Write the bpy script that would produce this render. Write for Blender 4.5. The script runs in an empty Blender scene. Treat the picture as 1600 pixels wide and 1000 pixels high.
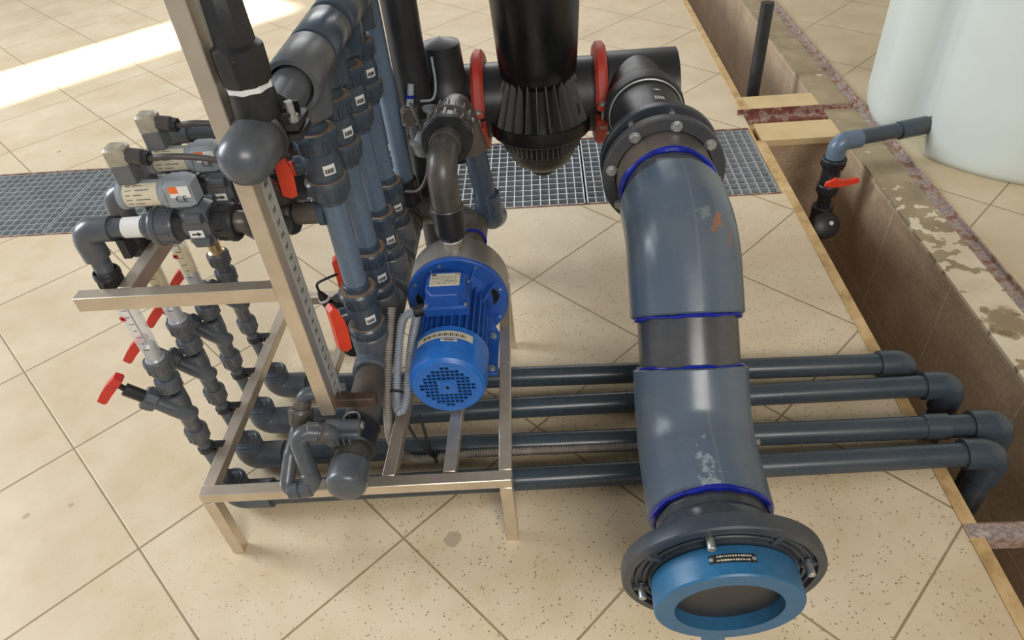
import bpy, bmesh, math, random
from mathutils import Vector, Matrix
import numpy as np
random.seed(7)
PI = math.pi
scene = bpy.context.scene
COL = scene.collection

# ------------------------------------------------------------------ camera
RC = np.array([[0.99687312, 0.01821145, -0.07689169],
               [-0.04621887, -0.6548817, -0.75431676],
               [-0.06409217, 0.75551195, -0.65199225]])      # rows: image right, image down, view direction
CC = np.array([1.02411336, -1.52165914, 1.42683976])
FPX = 1093.5
cam_data = bpy.data.cameras.new('camera')
cam = bpy.data.objects.new('camera', cam_data)
COL.objects.link(cam)
cam_data.sensor_width = 36.0
cam_data.lens = 36.0 * FPX / 1600.0
cam_data.clip_start = 0.02
m = Matrix.Identity(4)
for i in range(3):
    m[i][0] = RC[0][i]; m[i][1] = -RC[1][i]; m[i][2] = -RC[2][i]; m[i][3] = CC[i]
cam.matrix_world = m
scene.camera = cam

# ------------------------------------------------------------------ view, world, lights
scene.view_settings.view_transform = 'Standard'
scene.view_settings.look = 'None'
scene.view_settings.exposure = -0.28
scene.view_settings.gamma = 1.0
scene.view_settings.use_curve_mapping = False

w = bpy.data.worlds.new('world'); scene.world = w; w.use_nodes = True
wn = w.node_tree.nodes; wl = w.node_tree.links
for n in list(wn): wn.remove(n)
wo = wn.new('ShaderNodeOutputWorld'); wb = wn.new('ShaderNodeBackground')
tc = wn.new('ShaderNodeTexCoord'); sp = wn.new('ShaderNodeSeparateXYZ')
rp = wn.new('ShaderNodeValToRGB'); mp = wn.new('ShaderNodeMapRange')
wl.new(tc.outputs['Generated'], sp.inputs[0]); wl.new(sp.outputs['X'], mp.inputs['Value'])
mp.inputs['From Min'].default_value = -1; mp.inputs['From Max'].default_value = 1
wl.new(mp.outputs[0], rp.inputs[0])
rp.color_ramp.elements[0].color = (0.74, 0.74, 0.74, 1)
rp.color_ramp.elements[1].color = (0.30, 0.27, 0.23, 1)
wl.new(rp.outputs[0], wb.inputs[0]); wb.inputs[1].default_value = 0.62
wl.new(wb.outputs[0], wo.inputs[0])

def area(name, loc, target, sx, sy, power, color, spread=PI):
    l = bpy.data.lights.new(name, 'AREA'); l.shape = 'RECTANGLE'; l.size = sx; l.size_y = sy
    l.energy = power; l.color = color; l.spread = spread
    o = bpy.data.objects.new(name, l); COL.objects.link(o)
    o.location = loc
    d = Vector(target) - Vector(loc)
    o.rotation_euler = d.to_track_quat('-Z', 'Y').to_euler()
    return o
area('window_light_left', (-6.4, 0.9, 3.6), (0.6, 0.0, 0.2), 2.6, 3.6, 760, (0.86, 0.93, 1.0))
area('window_light_back', (0.2, 5.2, 2.6), (0.6, 0.6, 0.0), 3.2, 1.6, 78, (0.95, 0.97, 1.0))
area('fill_light_front', (2.0, -4.4, 3.3), (0.9, -0.3, 0.2), 2.4, 1.4, 190, (1.0, 0.96, 0.9))  # added fill lamp behind the camera, lifts the right-hand side
area('doorway_sunbeam', (-2.02, 2.58, 3.0), (-2.02, 2.58, 0.0), 0.46, 3.2, 60, (1.0, 0.97, 0.92), math.radians(6)).rotation_euler = (0, 0, math.radians(-45))

# ------------------------------------------------------------------ pixel -> point on a known plane of the place
def P(u, v, z=None, y=None, x=None):
    d = RC.T @ np.array([(u - 800) / FPX, (v - 500) / FPX, 1.0])
    if z is not None: s = (z - CC[2]) / d[2]
    elif y is not None: s = (y - CC[1]) / d[1]
    else: s = (x - CC[0]) / d[0]
    return Vector(CC + s * d)

# ------------------------------------------------------------------ materials
class MB:
    def __init__(s, name):
        s.m = bpy.data.materials.new(name); s.m.use_nodes = True
        s.nt = s.m.node_tree; s.b = s.nt.nodes['Principled BSDF']
        s.tc = s.nt.nodes.new('ShaderNodeTexCoord')
    def n(s, t, **k):
        o = s.nt.nodes.new(t)
        for a, b in k.items():
            if a in o.inputs: o.inputs[a].default_value = b
            else: setattr(o, a, b)
        return o
    def l(s, a, b): s.nt.links.new(a, b)
    def noise(s, scale, detail=4, rough=0.55, vec=None):
        o = s.n('ShaderNodeTexNoise'); o.inputs['Scale'].default_value = scale
        o.inputs['Detail'].default_value = detail; o.inputs['Roughness'].default_value = rough
        s.l(vec if vec is not None else s.tc.outputs['Object'], o.inputs['Vector']); return o.outputs['Fac']
    def ramp(s, fac, stops):
        o = s.n('ShaderNodeValToRGB'); e = o.color_ramp.elements
        while len(e) < len(stops): e.new(0.5)
        for i, (p, c) in enumerate(stops):
            e[i].position = p; e[i].color = (*c, 1) if len(c) == 3 else c
        s.l(fac, o.inputs[0]); return o.outputs[0]
    def mix(s, fac, a, b):
        o = s.n('ShaderNodeMix'); o.data_type = 'RGBA'
        for val, idx in ((fac, 0), (a, 6), (b, 7)):
            if isinstance(val, (int, float)): o.inputs[idx].default_value = val
            elif isinstance(val, tuple): o.inputs[idx].default_value = (*val, 1)
            else: s.l(val, o.inputs[idx])
        return o.outputs[2]
    def math(s, op, a, b=0.0):
        o = s.n('ShaderNodeMath'); o.operation = op
        for i, val in enumerate((a, b)):
            if isinstance(val, (int, float)): o.inputs[i].default_value = val
            else: s.l(val, o.inputs[i])
        return o.outputs[0]
    def bump(s, h, strength=0.2, dist=0.002):
        o = s.n('ShaderNodeBump'); o.inputs['Strength'].default_value = strength; o.inputs['Distance'].default_value = dist
        s.l(h, o.inputs['Height']); s.l(o.outputs[0], s.b.inputs['Normal'])

def simple(name, col, rough=0.4, metal=0.0, var=0.12, scale=30, coat=0.0):
    m = MB(name); c = tuple(col)
    f = m.noise(scale)
    m.l(m.ramp(f, [(0.3, tuple(x * (1 - var) for x in c)), (0.7, tuple(min(1, x * (1 + var)) for x in c))]), m.b.inputs['Base Color'])
    m.b.inputs['Roughness'].default_value = rough; m.b.inputs['Metallic'].default_value = metal
    m.b.inputs['Coat Weight'].default_value = coat
    return m.m

def plastic(name, col, rough=0.32, dust=(0.20, 0.155, 0.11), dustamt=0.35, scr=True):
    m = MB(name)
    f = m.noise(5, 6, 0.6); f2 = m.noise(60, 5, 0.7)
    base = m.mix(m.ramp(f2, [(0.35, (0, 0, 0)), (0.75, (1, 1, 1))]), tuple(col), tuple(min(1, x * 1.25 + 0.004) for x in col))
    dm = m.math('MULTIPLY', m.ramp(f, [(0.42, (0, 0, 0)), (0.68, (1, 1, 1))]), dustamt)
    c = m.mix(dm, base, dust)
    if scr:
        mpn = m.n('ShaderNodeMapping'); mpn.inputs['Scale'].default_value = (30, 30, 30)
        m.l(m.tc.outputs['Object'], mpn.inputs[0])
        f3 = m.noise(9, 3, 0.75, mpn.outputs[0])
        sc = m.math('MULTIPLY', m.ramp(f3, [(0.69, (0, 0, 0)), (0.73, (1, 1, 1))]), 0.4)
        c = m.mix(sc, c, (0.42, 0.40, 0.36))
    m.l(c, m.b.inputs['Base Color'])
    m.l(m.ramp(f, [(0.3, (rough * .8,) * 3), (0.7, (min(1, rough * 1.5),) * 3)]), m.b.inputs['Roughness'])
    m.bump(m.noise(25, 2), 0.08, 0.002)
    return m.m

PVC = plastic('dark_blue_grey_pvc', (0.034, 0.054, 0.080), 0.25, dustamt=0.14)
PVCL = plastic('light_blue_grey_pvc', (0.095, 0.140, 0.200), 0.3, dustamt=0.12)
DUST = simple('brown_dust', (0.20, 0.145, 0.10), 0.9, var=0.25, scale=60)
WALLM = simple('added_wall_cream', (0.62, 0.56, 0.46), 0.7, var=0.04)  # colour of the added walls out of view
PVCT = plastic('tee_blue_grey_pvc', (0.062, 0.080, 0.104), 0.34, dustamt=0.45)
PVCG = plastic('mid_grey_pvc', (0.066, 0.077, 0.091), 0.28, dustamt=0.18)
PVCD = plastic('floor_pipe_pvc', (0.034, 0.050, 0.066), 0.26, dust=(0.085, 0.075, 0.062), dustamt=0.4)
PVCB = None
PVCM = plastic('large_pipe_dark_pvc', (0.050, 0.054, 0.060), 0.2, dust=(0.12, 0.105, 0.085), dustamt=0.3)
FLG = plastic('flange_dark_plastic', (0.026, 0.034, 0.045), 0.38, dustamt=0.25)
DUSTY = plastic('dusty_brown_pvc', (0.050, 0.047, 0.045), 0.33, dust=(0.20, 0.15, 0.105), dustamt=0.55)
BLACK = plastic('black_plastic', (0.010, 0.011, 0.013), 0.36, dust=(0.06, 0.055, 0.05), dustamt=0.3)
RUBBER = simple('black_rubber', (0.012, 0.012, 0.012), 0.55)
RED = simple('red_plastic', (0.56, 0.022, 0.014), 0.38, var=0.08)
REDO = simple('orange_red_plastic', (0.72, 0.055, 0.02), 0.4, var=0.08)
REDC = plastic('red_painted_clamp', (0.42, 0.030, 0.018), 0.45, dust=(0.2, 0.08, 0.05), dustamt=0.5, scr=True)
BLUE = plastic('motor_blue_paint', (0.010, 0.075, 0.34), 0.33, dust=(0.05, 0.09, 0.22), dustamt=0.3, scr=False)
BLUES = plastic('motor_blue_plastic', (0.014, 0.13, 0.47), 0.28, dust=(0.05, 0.13, 0.35), dustamt=0.15, scr=False)
VBLUE = plastic('valve_blue', (0.012, 0.10, 0.21), 0.4, dustamt=0.1)
GLUE = simple('blue_pipe_cement', (0.006, 0.016, 0.28), 0.22, var=0.4, scale=60)
ZINC = simple('zinc_plated_steel', (0.42, 0.43, 0.42), 0.42, 0.7, var=0.2, scale=90)
WHITE = simple('white_label', (0.72, 0.72, 0.70), 0.5, var=0.05)
INK = simple('black_ink', (0.02, 0.02, 0.02), 0.6)
CREAM = simple('cream_label', (0.62, 0.56, 0.42), 0.5, var=0.08, scale=60)
ORANGE = simple('orange_label', (0.75, 0.16, 0.03), 0.5, var=0.05)
GREYP = simple('light_grey_plastic', (0.27, 0.30, 0.33), 0.4, var=0.06)
SOLG = simple('solenoid_grey', (0.115, 0.12, 0.125), 0.45, var=0.15)
TANKM = simple('white_tank_plastic', (0.60, 0.645, 0.60), 0.42, var=0.04, scale=3)
CONDG = simple('grey_conduit', (0.26, 0.29, 0.33), 0.42, var=0.1)
CONDD = simple('dusty_conduit', (0.24, 0.21, 0.18), 0.5, var=0.2)
BRASS = simple('brass', (0.55, 0.42, 0.24), 0.35, 0.9)
GALV = simple('galvanised_channel', (0.44, 0.44, 0.40), 0.5, 0.1, var=0.1)
DARK = simple('opening_shade_black', (0.004, 0.004, 0.004), 0.9)  # near-black that puts the shade inside openings into the colour
CABLE = simple('cable_brown_grey', (0.07, 0.06, 0.055), 0.5)

def steel_mat():
    m = MB('brushed_stainless_steel'); m.b.inputs['Metallic'].default_value = 0.78
    f = m.noise(14, 5, 0.6); f2 = m.noise(120, 3, 0.6)
    c = m.ramp(f, [(0.3, (0.58, 0.50, 0.40)), (0.7, (0.72, 0.63, 0.51))])
    m.l(c, m.b.inputs['Base Color'])
    m.b.inputs['Roughness'].default_value = 0.36
    return m.m
STEEL = steel_mat()
def brushed(name, col, rough):
    m = MB(name); m.b.inputs['Metallic'].default_value = 0.8
    f = m.noise(10, 4)
    m.l(m.ramp(f, [(0.3, tuple(x * .8 for x in col)), (0.7, col)]), m.b.inputs['Base Color'])
    m.b.inputs['Roughness'].default_value = rough
    return m.m
HOUS = brushed('pump_housing_steel', (0.50, 0.46, 0.41), 0.42)
GRAT = brushed('galvanised_grating', (0.66, 0.69, 0.70), 0.5)
def glass_mat(name, col, alpha, rough=0.08):
    m = MB(name); m.b.inputs['Base Color'].default_value = (*col, 1); m.b.inputs['Alpha'].default_value = alpha
    m.b.inputs['Roughness'].default_value = rough; m.b.inputs['Specular IOR Level'].default_value = 0.8
    m.m.blend_method = 'BLEND' if hasattr(m.m, 'blend_method') else None
    return m.m
CLEAR = glass_mat('clear_plastic_tube', (0.78, 0.78, 0.82), 0.42)
YELLOW = glass_mat('yellow_stained_tube', (0.86, 0.70, 0.16), 0.62)

T = 0.45
ANG = PI / 4 + 0.0139
def floor_mat(name, dx=0.0, dy=0.0, ang=ANG, speck=1.0, tint=(1, 1, 1)):
    m = MB(name)
    geo = m.n('ShaderNodeNewGeometry'); pos = geo.outputs['Position']
    sep = m.n('ShaderNodeSeparateXYZ'); m.l(pos, sep.inputs[0]); X, Y = sep.outputs[0], sep.outputs[1]
    def axis(cx, cy, off):
        v = m.math('ADD', m.math('MULTIPLY', X, cx / T), m.math('MULTIPLY', Y, cy / T))
        v = m.math('ADD', v, off + 100)
        fr = m.math('FRACT', v)
        return m.math('MINIMUM', fr, m.math('SUBTRACT', 1.0, fr)), m.math('FLOOR', v)
    a1, i1 = axis(math.cos(ang), math.sin(ang), dx)
    a2, i2 = axis(math.cos(ang - PI / 2), math.sin(ang - PI / 2), dy)
    d = m.math('MINIMUM', a1, a2)
    wob = m.math('MULTIPLY', m.math('SUBTRACT', m.noise(40, 3, 0.6, pos), 0.5), 0.0035)
    g = m.ramp(m.math('ADD', d, wob), [(0.0036, (1, 1, 1)), (0.0058, (0, 0, 0))])
    # tone per tile
    cmb = m.n('ShaderNodeCombineXYZ'); m.l(i1, cmb.inputs[0]); m.l(i2, cmb.inputs[1])
    wn_ = m.n('ShaderNodeTexWhiteNoise'); m.l(cmb.outputs[0], wn_.inputs['Vector'])
    cloud = m.noise(3.2, 5, 0.6, pos); cl2 = m.noise(9, 4, 0.6, pos)
    c1 = tuple(a * b for a, b in zip((0.60, 0.475, 0.31), tint)); c2 = tuple(a * b for a, b in zip((0.70, 0.585, 0.415), tint))
    base = m.mix(m.ramp(cloud, [(0.35, (0, 0, 0)), (0.65, (1, 1, 1))]), c1, c2)
    base = m.mix(m.math('MULTIPLY', wn_.outputs[0], 0.12), base, (0.62, 0.47, 0.27))
    rust = m.math('MULTIPLY', m.ramp(cl2, [(0.55, (0, 0, 0)), (0.72, (1, 1, 1))]), 0.28)
    base = m.mix(rust, base, (0.52, 0.34, 0.15))
    # speckle: more of it towards the right-hand front
    vo = m.n('ShaderNodeTexVoronoi'); vo.inputs['Scale'].default_value = 115; m.l(pos, vo.inputs['Vector'])
    vo2 = m.n('ShaderNodeTexVoronoi'); vo2.inputs['Scale'].default_value = 60; m.l(pos, vo2.inputs['Vector'])
    big = m.noise(14, 3, 0.6, pos)
    dots = m.ramp(vo.outputs['Distance'], [(0.15, (1, 1, 1)), (0.27, (0, 0, 0))])
    dens = m.ramp(m.noise(48, 2, 0.5, pos), [(0.47, (0, 0, 0)), (0.55, (1, 1, 1))])
    mr = m.n('ShaderNodeMapRange'); m.l(X, mr.inputs[0]); mr.inputs[1].default_value = -0.1; mr.inputs[2].default_value = 0.7
    mr.inputs[3].default_value = 0.12; mr.inputs[4].default_value = 0.95
    mr2 = m.n('ShaderNodeMapRange'); m.l(Y, mr2.inputs[0]); mr2.inputs[1].default_value = 1.2; mr2.inputs[2].default_value = 0.1
    mr2.inputs[3].default_value = 0.1; mr2.inputs[4].default_value = 1.0
    amt = m.math('MULTIPLY', m.math('MULTIPLY', dots, dens), m.math('MULTIPLY', m.math('MULTIPLY', mr.outputs[0], mr2.outputs[0]), speck))
    base = m.mix(amt, base, (0.17, 0.115, 0.07))
    # a few damp spots
    for (sx, sy, sr) in [P(708, 842, z=0)[:2] + (0.021,) if False else (P(708, 842, z=0)[0], P(708, 842, z=0)[1], 0.021),
                         (P(41, 806, z=0)[0], P(41, 806, z=0)[1], 0.009), (P(111, 789, z=0)[0], P(111, 789, z=0)[1], 0.007),
                         (P(92, 237, z=0)[0], P(92, 237, z=0)[1], 0.012)]:
        dxn = m.math('SUBTRACT', X, sx); dyn = m.math('SUBTRACT', Y, sy)
        r = m.math('SQRT', m.math('ADD', m.math('MULTIPLY', dxn, dxn), m.math('MULTIPLY', dyn, dyn)))
        r = m.math('ADD', r, m.math('MULTIPLY', m.math('SUBTRACT', m.noise(70, 3, 0.6, pos), 0.5), sr * 1.1))
        k = m.ramp(m.math('DIVIDE', r, sr), [(0.9, (1, 1, 1)), (1.0, (0, 0, 0))])
        base = m.mix(m.math('MULTIPLY', k, 0.75), base, (0.36, 0.30, 0.20))
    c = m.mix(g, base, m.mix(cl2, (0.24, 0.165, 0.075), (0.33, 0.25, 0.13)))
    m.l(c, m.b.inputs['Base Color'])
    m.b.inputs['Roughness'].default_value = 0.42
    m.b.inputs['Specular IOR Level'].default_value = 0.35
    m.bump(m.math('SUBTRACT', 1.0, g), 0.5, 0.002)
    return m.m
FLOORM = floor_mat('beige_floor_tiles')
mm = P(1547, 320, z=0)
fa = (mm.x * math.cos(ANG) + mm.y * math.sin(ANG)) / T; fb = (mm.x * math.cos(ANG - PI / 2) + mm.y * math.sin(ANG - PI / 2)) / T
FLOORR = floor_mat('beige_floor_tiles_right', -(fa % 1), -(fb % 1), ANG, 0.15, (0.93, 0.93, 0.90))

def wallpit():
    m = MB('brown_trench_tile'); geo = m.n('ShaderNodeNewGeometry'); pos = geo.outputs['Position']
    sep = m.n('ShaderNodeSeparateXYZ'); m.l(pos, sep.inputs[0])
    c = m.ramp(m.noise(4, 6, 0.6, pos), [(0.3, (0.36, 0.25, 0.155)), (0.7, (0.50, 0.36, 0.235))])
    def line(o, per, off, wd):
        fr = m.math('FRACT', m.math('ADD', m.math('DIVIDE', o, per), off))
        return m.ramp(m.math('MINIMUM', fr, m.math('SUBTRACT', 1.0, fr)), [(wd, (1, 1, 1)), (wd * 1.6, (0, 0, 0))])
    g = m.math('MAXIMUM', line(sep.outputs[2], 0.42, 10.05, 0.004), line(sep.outputs[1], 0.45, 10.52, 0.004))
    c = m.mix(m.math('MULTIPLY', g, 0.6), c, (0.72, 0.58, 0.42))
    fine = m.ramp(m.noise(90, 3, 0.6, pos), [(0.35, (0.85,) * 3), (0.6, (1.08,) * 3)])
    mx = m.n('ShaderNodeMix'); mx.data_type = 'RGBA'; mx.blend_type = 'MULTIPLY'; mx.inputs[0].default_value = 1
    m.l(c, mx.inputs[6]); m.l(fine, mx.inputs[7]); m.l(mx.outputs[2], m.b.inputs['Base Color'])
    m.b.inputs['Roughness'].default_value = 0.5
    return m.m
PIT = wallpit()
def mottle(name, stops, scale=18, rough=0.7, detail=8, bump=0.3):
    m = MB(name); geo = m.n('ShaderNodeNewGeometry')
    f = m.noise(scale, detail, 0.62, geo.outputs['Position'])
    m.l(m.ramp(f, stops), m.b.inputs['Base Color']); m.b.inputs['Roughness'].default_value = rough
    m.bump(f, bump, 0.004); return m.m
RUST = mottle('rusty_red_paint_steel', [(0.36, (0.13, 0.035, 0.025)), (0.5, (0.21, 0.07, 0.045)), (0.54, (0.40, 0.30, 0.24)), (0.6, (0.17, 0.07, 0.055)), (0.72, (0.50, 0.42, 0.34))], 24)
RUSTW = mottle('weathered_white_red_steel', [(0.33, (0.20, 0.085, 0.055)), (0.45, (0.28, 0.17, 0.12)), (0.52, (0.42, 0.33, 0.28)), (0.58, (0.22, 0.17, 0.17)), (0.7, (0.55, 0.47, 0.37))], 22)
WOODY = mottle('ochre_mortar_strip', [(0.3, (0.34, 0.20, 0.075)), (0.5, (0.55, 0.36, 0.16)), (0.7, (0.66, 0.47, 0.25))], 14)
def mortar():
    m = MB('flaking_mortar_ledge'); geo = m.n('ShaderNodeNewGeometry'); pos = geo.outputs['Position']
    sep = m.n('ShaderNodeSeparateXYZ'); m.l(pos, sep.inputs[0]); Y = sep.outputs[1]
    base = m.ramp(m.noise(9, 5, 0.6, pos), [(0.35, (0.27, 0.205, 0.12)), (0.65, (0.38, 0.30, 0.18))])
    mr = m.n('ShaderNodeMapRange'); m.l(Y, mr.inputs[0]); mr.inputs[1].default_value = 0.95; mr.inputs[2].default_value = 0.15
    mr.inputs[3].default_value = -0.14; mr.inputs[4].default_value = 0.16
    f = m.math('ADD', m.noise(16, 3, 0.5, pos), mr.outputs[0])
    k = m.ramp(f, [(0.545, (0, 0, 0)), (0.56, (1, 1, 1))])
    c = m.mix(k, base, m.ramp(m.noise(7, 4, 0.6, pos), [(0.35, (0.62, 0.50, 0.33)), (0.65, (0.74, 0.64, 0.47))]))
    sp = P(1560, 505, z=0)
    d = m.n('ShaderNodeVectorMath'); d.operation = 'DISTANCE'; m.l(pos, d.inputs[0]); d.inputs[1].default_value = (sp.x + .02, sp.y, 0)
    st = m.ramp(m.math('ADD', d.outputs[1 if False else 'Value'], m.math('MULTIPLY', m.noise(22, 4, 0.6, pos), 0.16)), [(0.12, (1, 1, 1)), (0.15, (0, 0, 0))])
    c = m.mix(m.math('MULTIPLY', st, 0.8), c, (0.20, 0.135, 0.06))
    m.l(c, m.b.inputs['Base Color']); m.b.inputs['Roughness'].default_value = 0.75
    m.bump(k, 0.5, 0.003); return m.m
MORTAR = mortar()
def big_pipe():
    m = MB('large_pipe_pvc'); geo = m.n('ShaderNodeNewGeometry'); pos = geo.outputs['Position']
    sep = m.n('ShaderNodeSeparateXYZ'); m.l(pos, sep.inputs[0]); X, Z = sep.outputs[0], sep.outputs[2]
    f = m.noise(5, 6, 0.6, pos)
    base = m.mix(m.ramp(f, [(0.4, (0, 0, 0)), (0.65, (1, 1, 1))]), (0.078, 0.112, 0.155), (0.105, 0.128, 0.155))
    mp_ = m.n('ShaderNodeMapping'); mp_.inputs['Scale'].default_value = (14, 14, 60); mp_.inputs['Rotation'].default_value = (.5, .3, 0); m.l(pos, mp_.inputs[0])
    sc = m.ramp(m.noise(4, 3, 0.8, mp_.outputs[0]), [(0.68, (0, 0, 0)), (0.74, (1, 1, 1))])
    base = m.mix(m.math('MULTIPLY', sc, 0.35), base, (0.33, 0.36, 0.38))
    # moulding seam
    sx_ = m.math('ABSOLUTE', m.math('SUBTRACT', X, 1.296))
    seam = m.ramp(m.math('ADD', sx_, m.math('MULTIPLY', m.noise(20, 2, 0.5, pos), .0012)), [(0.0016, (1, 1, 1)), (0.0022, (0, 0, 0))])
    base = m.mix(m.math('MULTIPLY', seam, 0.22), base, (0.30, 0.31, 0.30))
    def spot(u, v, y, sx, sz, col, amt, ns=45, inner=0.5):
        nonlocal base
        p = P(u, v, y=y)
        a = m.math('DIVIDE', m.math('SUBTRACT', X, p.x), sx); b = m.math('DIVIDE', m.math('SUBTRACT', Z, p.z), sz)
        r = m.math('SQRT', m.math('ADD', m.math('MULTIPLY', a, a), m.math('MULTIPLY', b, b)))
        n_ = m.noise(ns, 4, 0.7, pos)
        k = m.ramp(m.math('ADD', r, m.math('MULTIPLY', m.math('SUBTRACT', n_, 0.5), 3.4)), [(inner, (1, 1, 1)), (inner + .25, (0, 0, 0))])
        base = m.mix(m.math('MULTIPLY', k, amt), base, col)
    spot(1122, 350, -.385, .016, .010, (0.30, 0.13, 0.06), 0.9)
    spot(1140, 372, -.39, .010, .014, (0.22, 0.11, 0.07), 0.6, 30)
    spot(1105, 340, -.385, .020, .008, (0.28, 0.31, 0.29), 0.4, 70)
    spot(1082, 628, -.60, .020, .010, (0.34, 0.37, 0.38), 0.6, 80)
    spot(1098, 708, -.68, .009, .013, (0.25, 0.23, 0.18), 0.55, 50)
    spot(1090, 740, -.70, .022, .006, (0.22, 0.22, 0.20), 0.35, 60)
    m.l(base, m.b.inputs['Base Color'])
    m.l(m.ramp(f, [(0.3, (.20,) * 3), (0.7, (.34,) * 3)]), m.b.inputs['Roughness'])
    m.bump(m.noise(9, 3, 0.5, pos), 0.15, 0.003)
    return m.m
PVCB = big_pipe()
PLANK = mottle('cream_tile_ledge', [(0.3, (0.60, 0.42, 0.20)), (0.7, (0.72, 0.53, 0.29))], 6)

# ------------------------------------------------------------------ geometry builder
def frame_of(ax):
    ax = Vector(ax).normalized()
    h = Vector((0, 0, 1)) if abs(ax.z) < 0.9 else Vector((1, 0, 0))
    u = h.cross(ax).normalized(); v = ax.cross(u).normalized()
    return ax, u, v

class G:
    def __init__(s): s.v = []; s.f = []
    def ring(s, pts):
        i = len(s.v); s.v += [Vector(p) for p in pts]; return list(range(i, i + len(pts)))
    def bridge(s, a, b):
        n = len(a)
        for i in range(n): s.f.append((a[i], a[(i + 1) % n], b[(i + 1) % n], b[i]))
    def tube(s, pts, r, seg=24, caps=True):
        pts = [Vector(p) for p in pts]; n = len(pts)
        rs = r if isinstance(r, (list, tuple)) else [r] * n
        t0 = (pts[1] - pts[0]).normalized(); _, u, v = frame_of(t0)
        prev = None; first = None; t_old = t0
        for i, p in enumerate(pts):
            if i == 0: t = t0
            elif i == n - 1: t = (pts[-1] - pts[-2]).normalized()
            else: t = ((pts[i + 1] - p).normalized() + (p - pts[i - 1]).normalized()).normalized()
            q = t_old.rotation_difference(t); u = q @ u; v = q @ v; t_old = t
            rg = s.ring([p + (u * math.cos(2 * PI * k / seg) + v * math.sin(2 * PI * k / seg)) * rs[i] for k in range(seg)])
            if prev: s.bridge(prev, rg)
            else: first = rg
            prev = rg
        if caps: s.f.append(tuple(reversed(first))); s.f.append(tuple(prev))
        return s
    def lathe(s, o, ax, prof, seg=32, mod=None, phase=0.0, sx=1.0):
        o = Vector(o); ax, u, v = frame_of(ax); prev = None
        for (t, r) in prof:
            if r < 1e-6:
                c = s.ring([o + ax * t])
                if prev:
                    for i in range(seg): s.f.append((prev[i], prev[(i + 1) % seg], c[0]))
                prev = ('pt', c[0]); continue
            rg = s.ring([o + ax * t + (u * math.cos(a) * sx + v * math.sin(a)) * (r * (mod(a) if mod else 1)) for a in [phase + 2 * PI * k / seg for k in range(seg)]])
            if prev:
                if isinstance(prev, tuple):
                    for i in range(seg): s.f.append((prev[1], rg[(i + 1) % seg], rg[i]))
                else: s.bridge(prev, rg)
            prev = rg
        return s
    def cyl(s, a, b, r, seg=32, bev=0.0):
        a = Vector(a); b = Vector(b); L = (b - a).length; bv = min(bev, r * .5, L * .4)
        pr = [(0, 0), (0, r - bv), (bv, r), (L - bv, r), (L, r - bv), (L, 0)] if bv > 0 else [(0, 0), (0, r), (L, r), (L, 0)]
        return s.lathe(a, b - a, pr, seg)
    def rings(s, a, b, n, r, seg=20):
        return s
    def box(s, c, d, u=(1, 0, 0), v=(0, 1, 0), bev=0.0):
        c = Vector(c); u = Vector(u).normalized(); v = Vector(v); v = (v - u * v.dot(u)).normalized(); w_ = u.cross(v)
        hx, hy, hz = d[0] / 2, d[1] / 2, d[2] / 2
        if bev <= 0:
            i = len(s.v)
            for a in (-1, 1):
                for b in (-1, 1):
                    for e in (-1, 1): s.v.append(c + u * hx * a + v * hy * b + w_ * hz * e)
            for q in ((0, 1, 3, 2), (4, 6, 7, 5), (0, 4, 5, 1), (2, 3, 7, 6), (0, 2, 6, 4), (1, 5, 7, 3)): s.f.append(tuple(i + k for k in q))
        else:
            b = min(bev, hx * .9, hy * .9, hz * .9)
            def rect(x, y, ch, z):
                return [c + u * px + v * py + w_ * z for px, py in ((x - ch, -y), (x, -y + ch), (x, y - ch), (x - ch, y), (-x + ch, y), (-x, y - ch), (-x, -y + ch), (-x + ch, -y))]
            r0 = s.ring(rect(hx - b, hy - b, b * .6, -hz)); r1 = s.ring(rect(hx, hy, b, -hz + b)); r2 = s.ring(rect(hx, hy, b, hz - b)); r3 = s.ring(rect(hx - b, hy - b, b * .6, hz))
            s.f.append(tuple(reversed(r0))); s.bridge(r0, r1); s.bridge(r1, r2); s.bridge(r2, r3); s.f.append(tuple(r3))
        return s
    def prism(s, o, u, v, poly, th):
        """poly in (u,v) plane at o, extruded by th along u x v"""
        o = Vector(o); u = Vector(u).normalized(); v = Vector(v).normalized(); w_ = u.cross(v).normalized()
        a = s.ring([o + u * p[0] + v * p[1] for p in poly]); b = s.ring([o + u * p[0] + v * p[1] + w_ * th for p in poly])
        s.f.append(tuple(reversed(a))); s.f.append(tuple(b)); s.bridge(a, b); return s
    def annulus(s, o, ax, ri, ro, th, seg=48, holes=None):
        return s.lathe(o, ax, [(0, ri), (0, ro - .002), (.002, ro), (th - .002, ro), (th, ro - .002), (th, ri), (0, ri)], seg)
    def sphere(s, c, r, seg=20, sq=(1, 1, 1)):
        n = seg // 2
        c = Vector(c); prev = None
        top = s.ring([c + Vector((0, 0, r * sq[2]))])[0]
        for i in range(1, n):
            a = PI * i / n
            rg = s.ring([c + Vector((r * math.sin(a) * math.cos(2 * PI * k / seg) * sq[0], r * math.sin(a) * math.sin(2 * PI * k / seg) * sq[1], r * math.cos(a) * sq[2])) for k in range(seg)])
            if prev is None:
                for k in range(seg): s.f.append((top, rg[k], rg[(k + 1) % seg]))
            else: s.bridge(prev, rg)
            prev = rg
        bot = s.ring([c - Vector((0, 0, r * sq[2]))])[0]
        for k in range(seg): s.f.append((prev[(k + 1) % seg], prev[k], bot))
        return s
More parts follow.
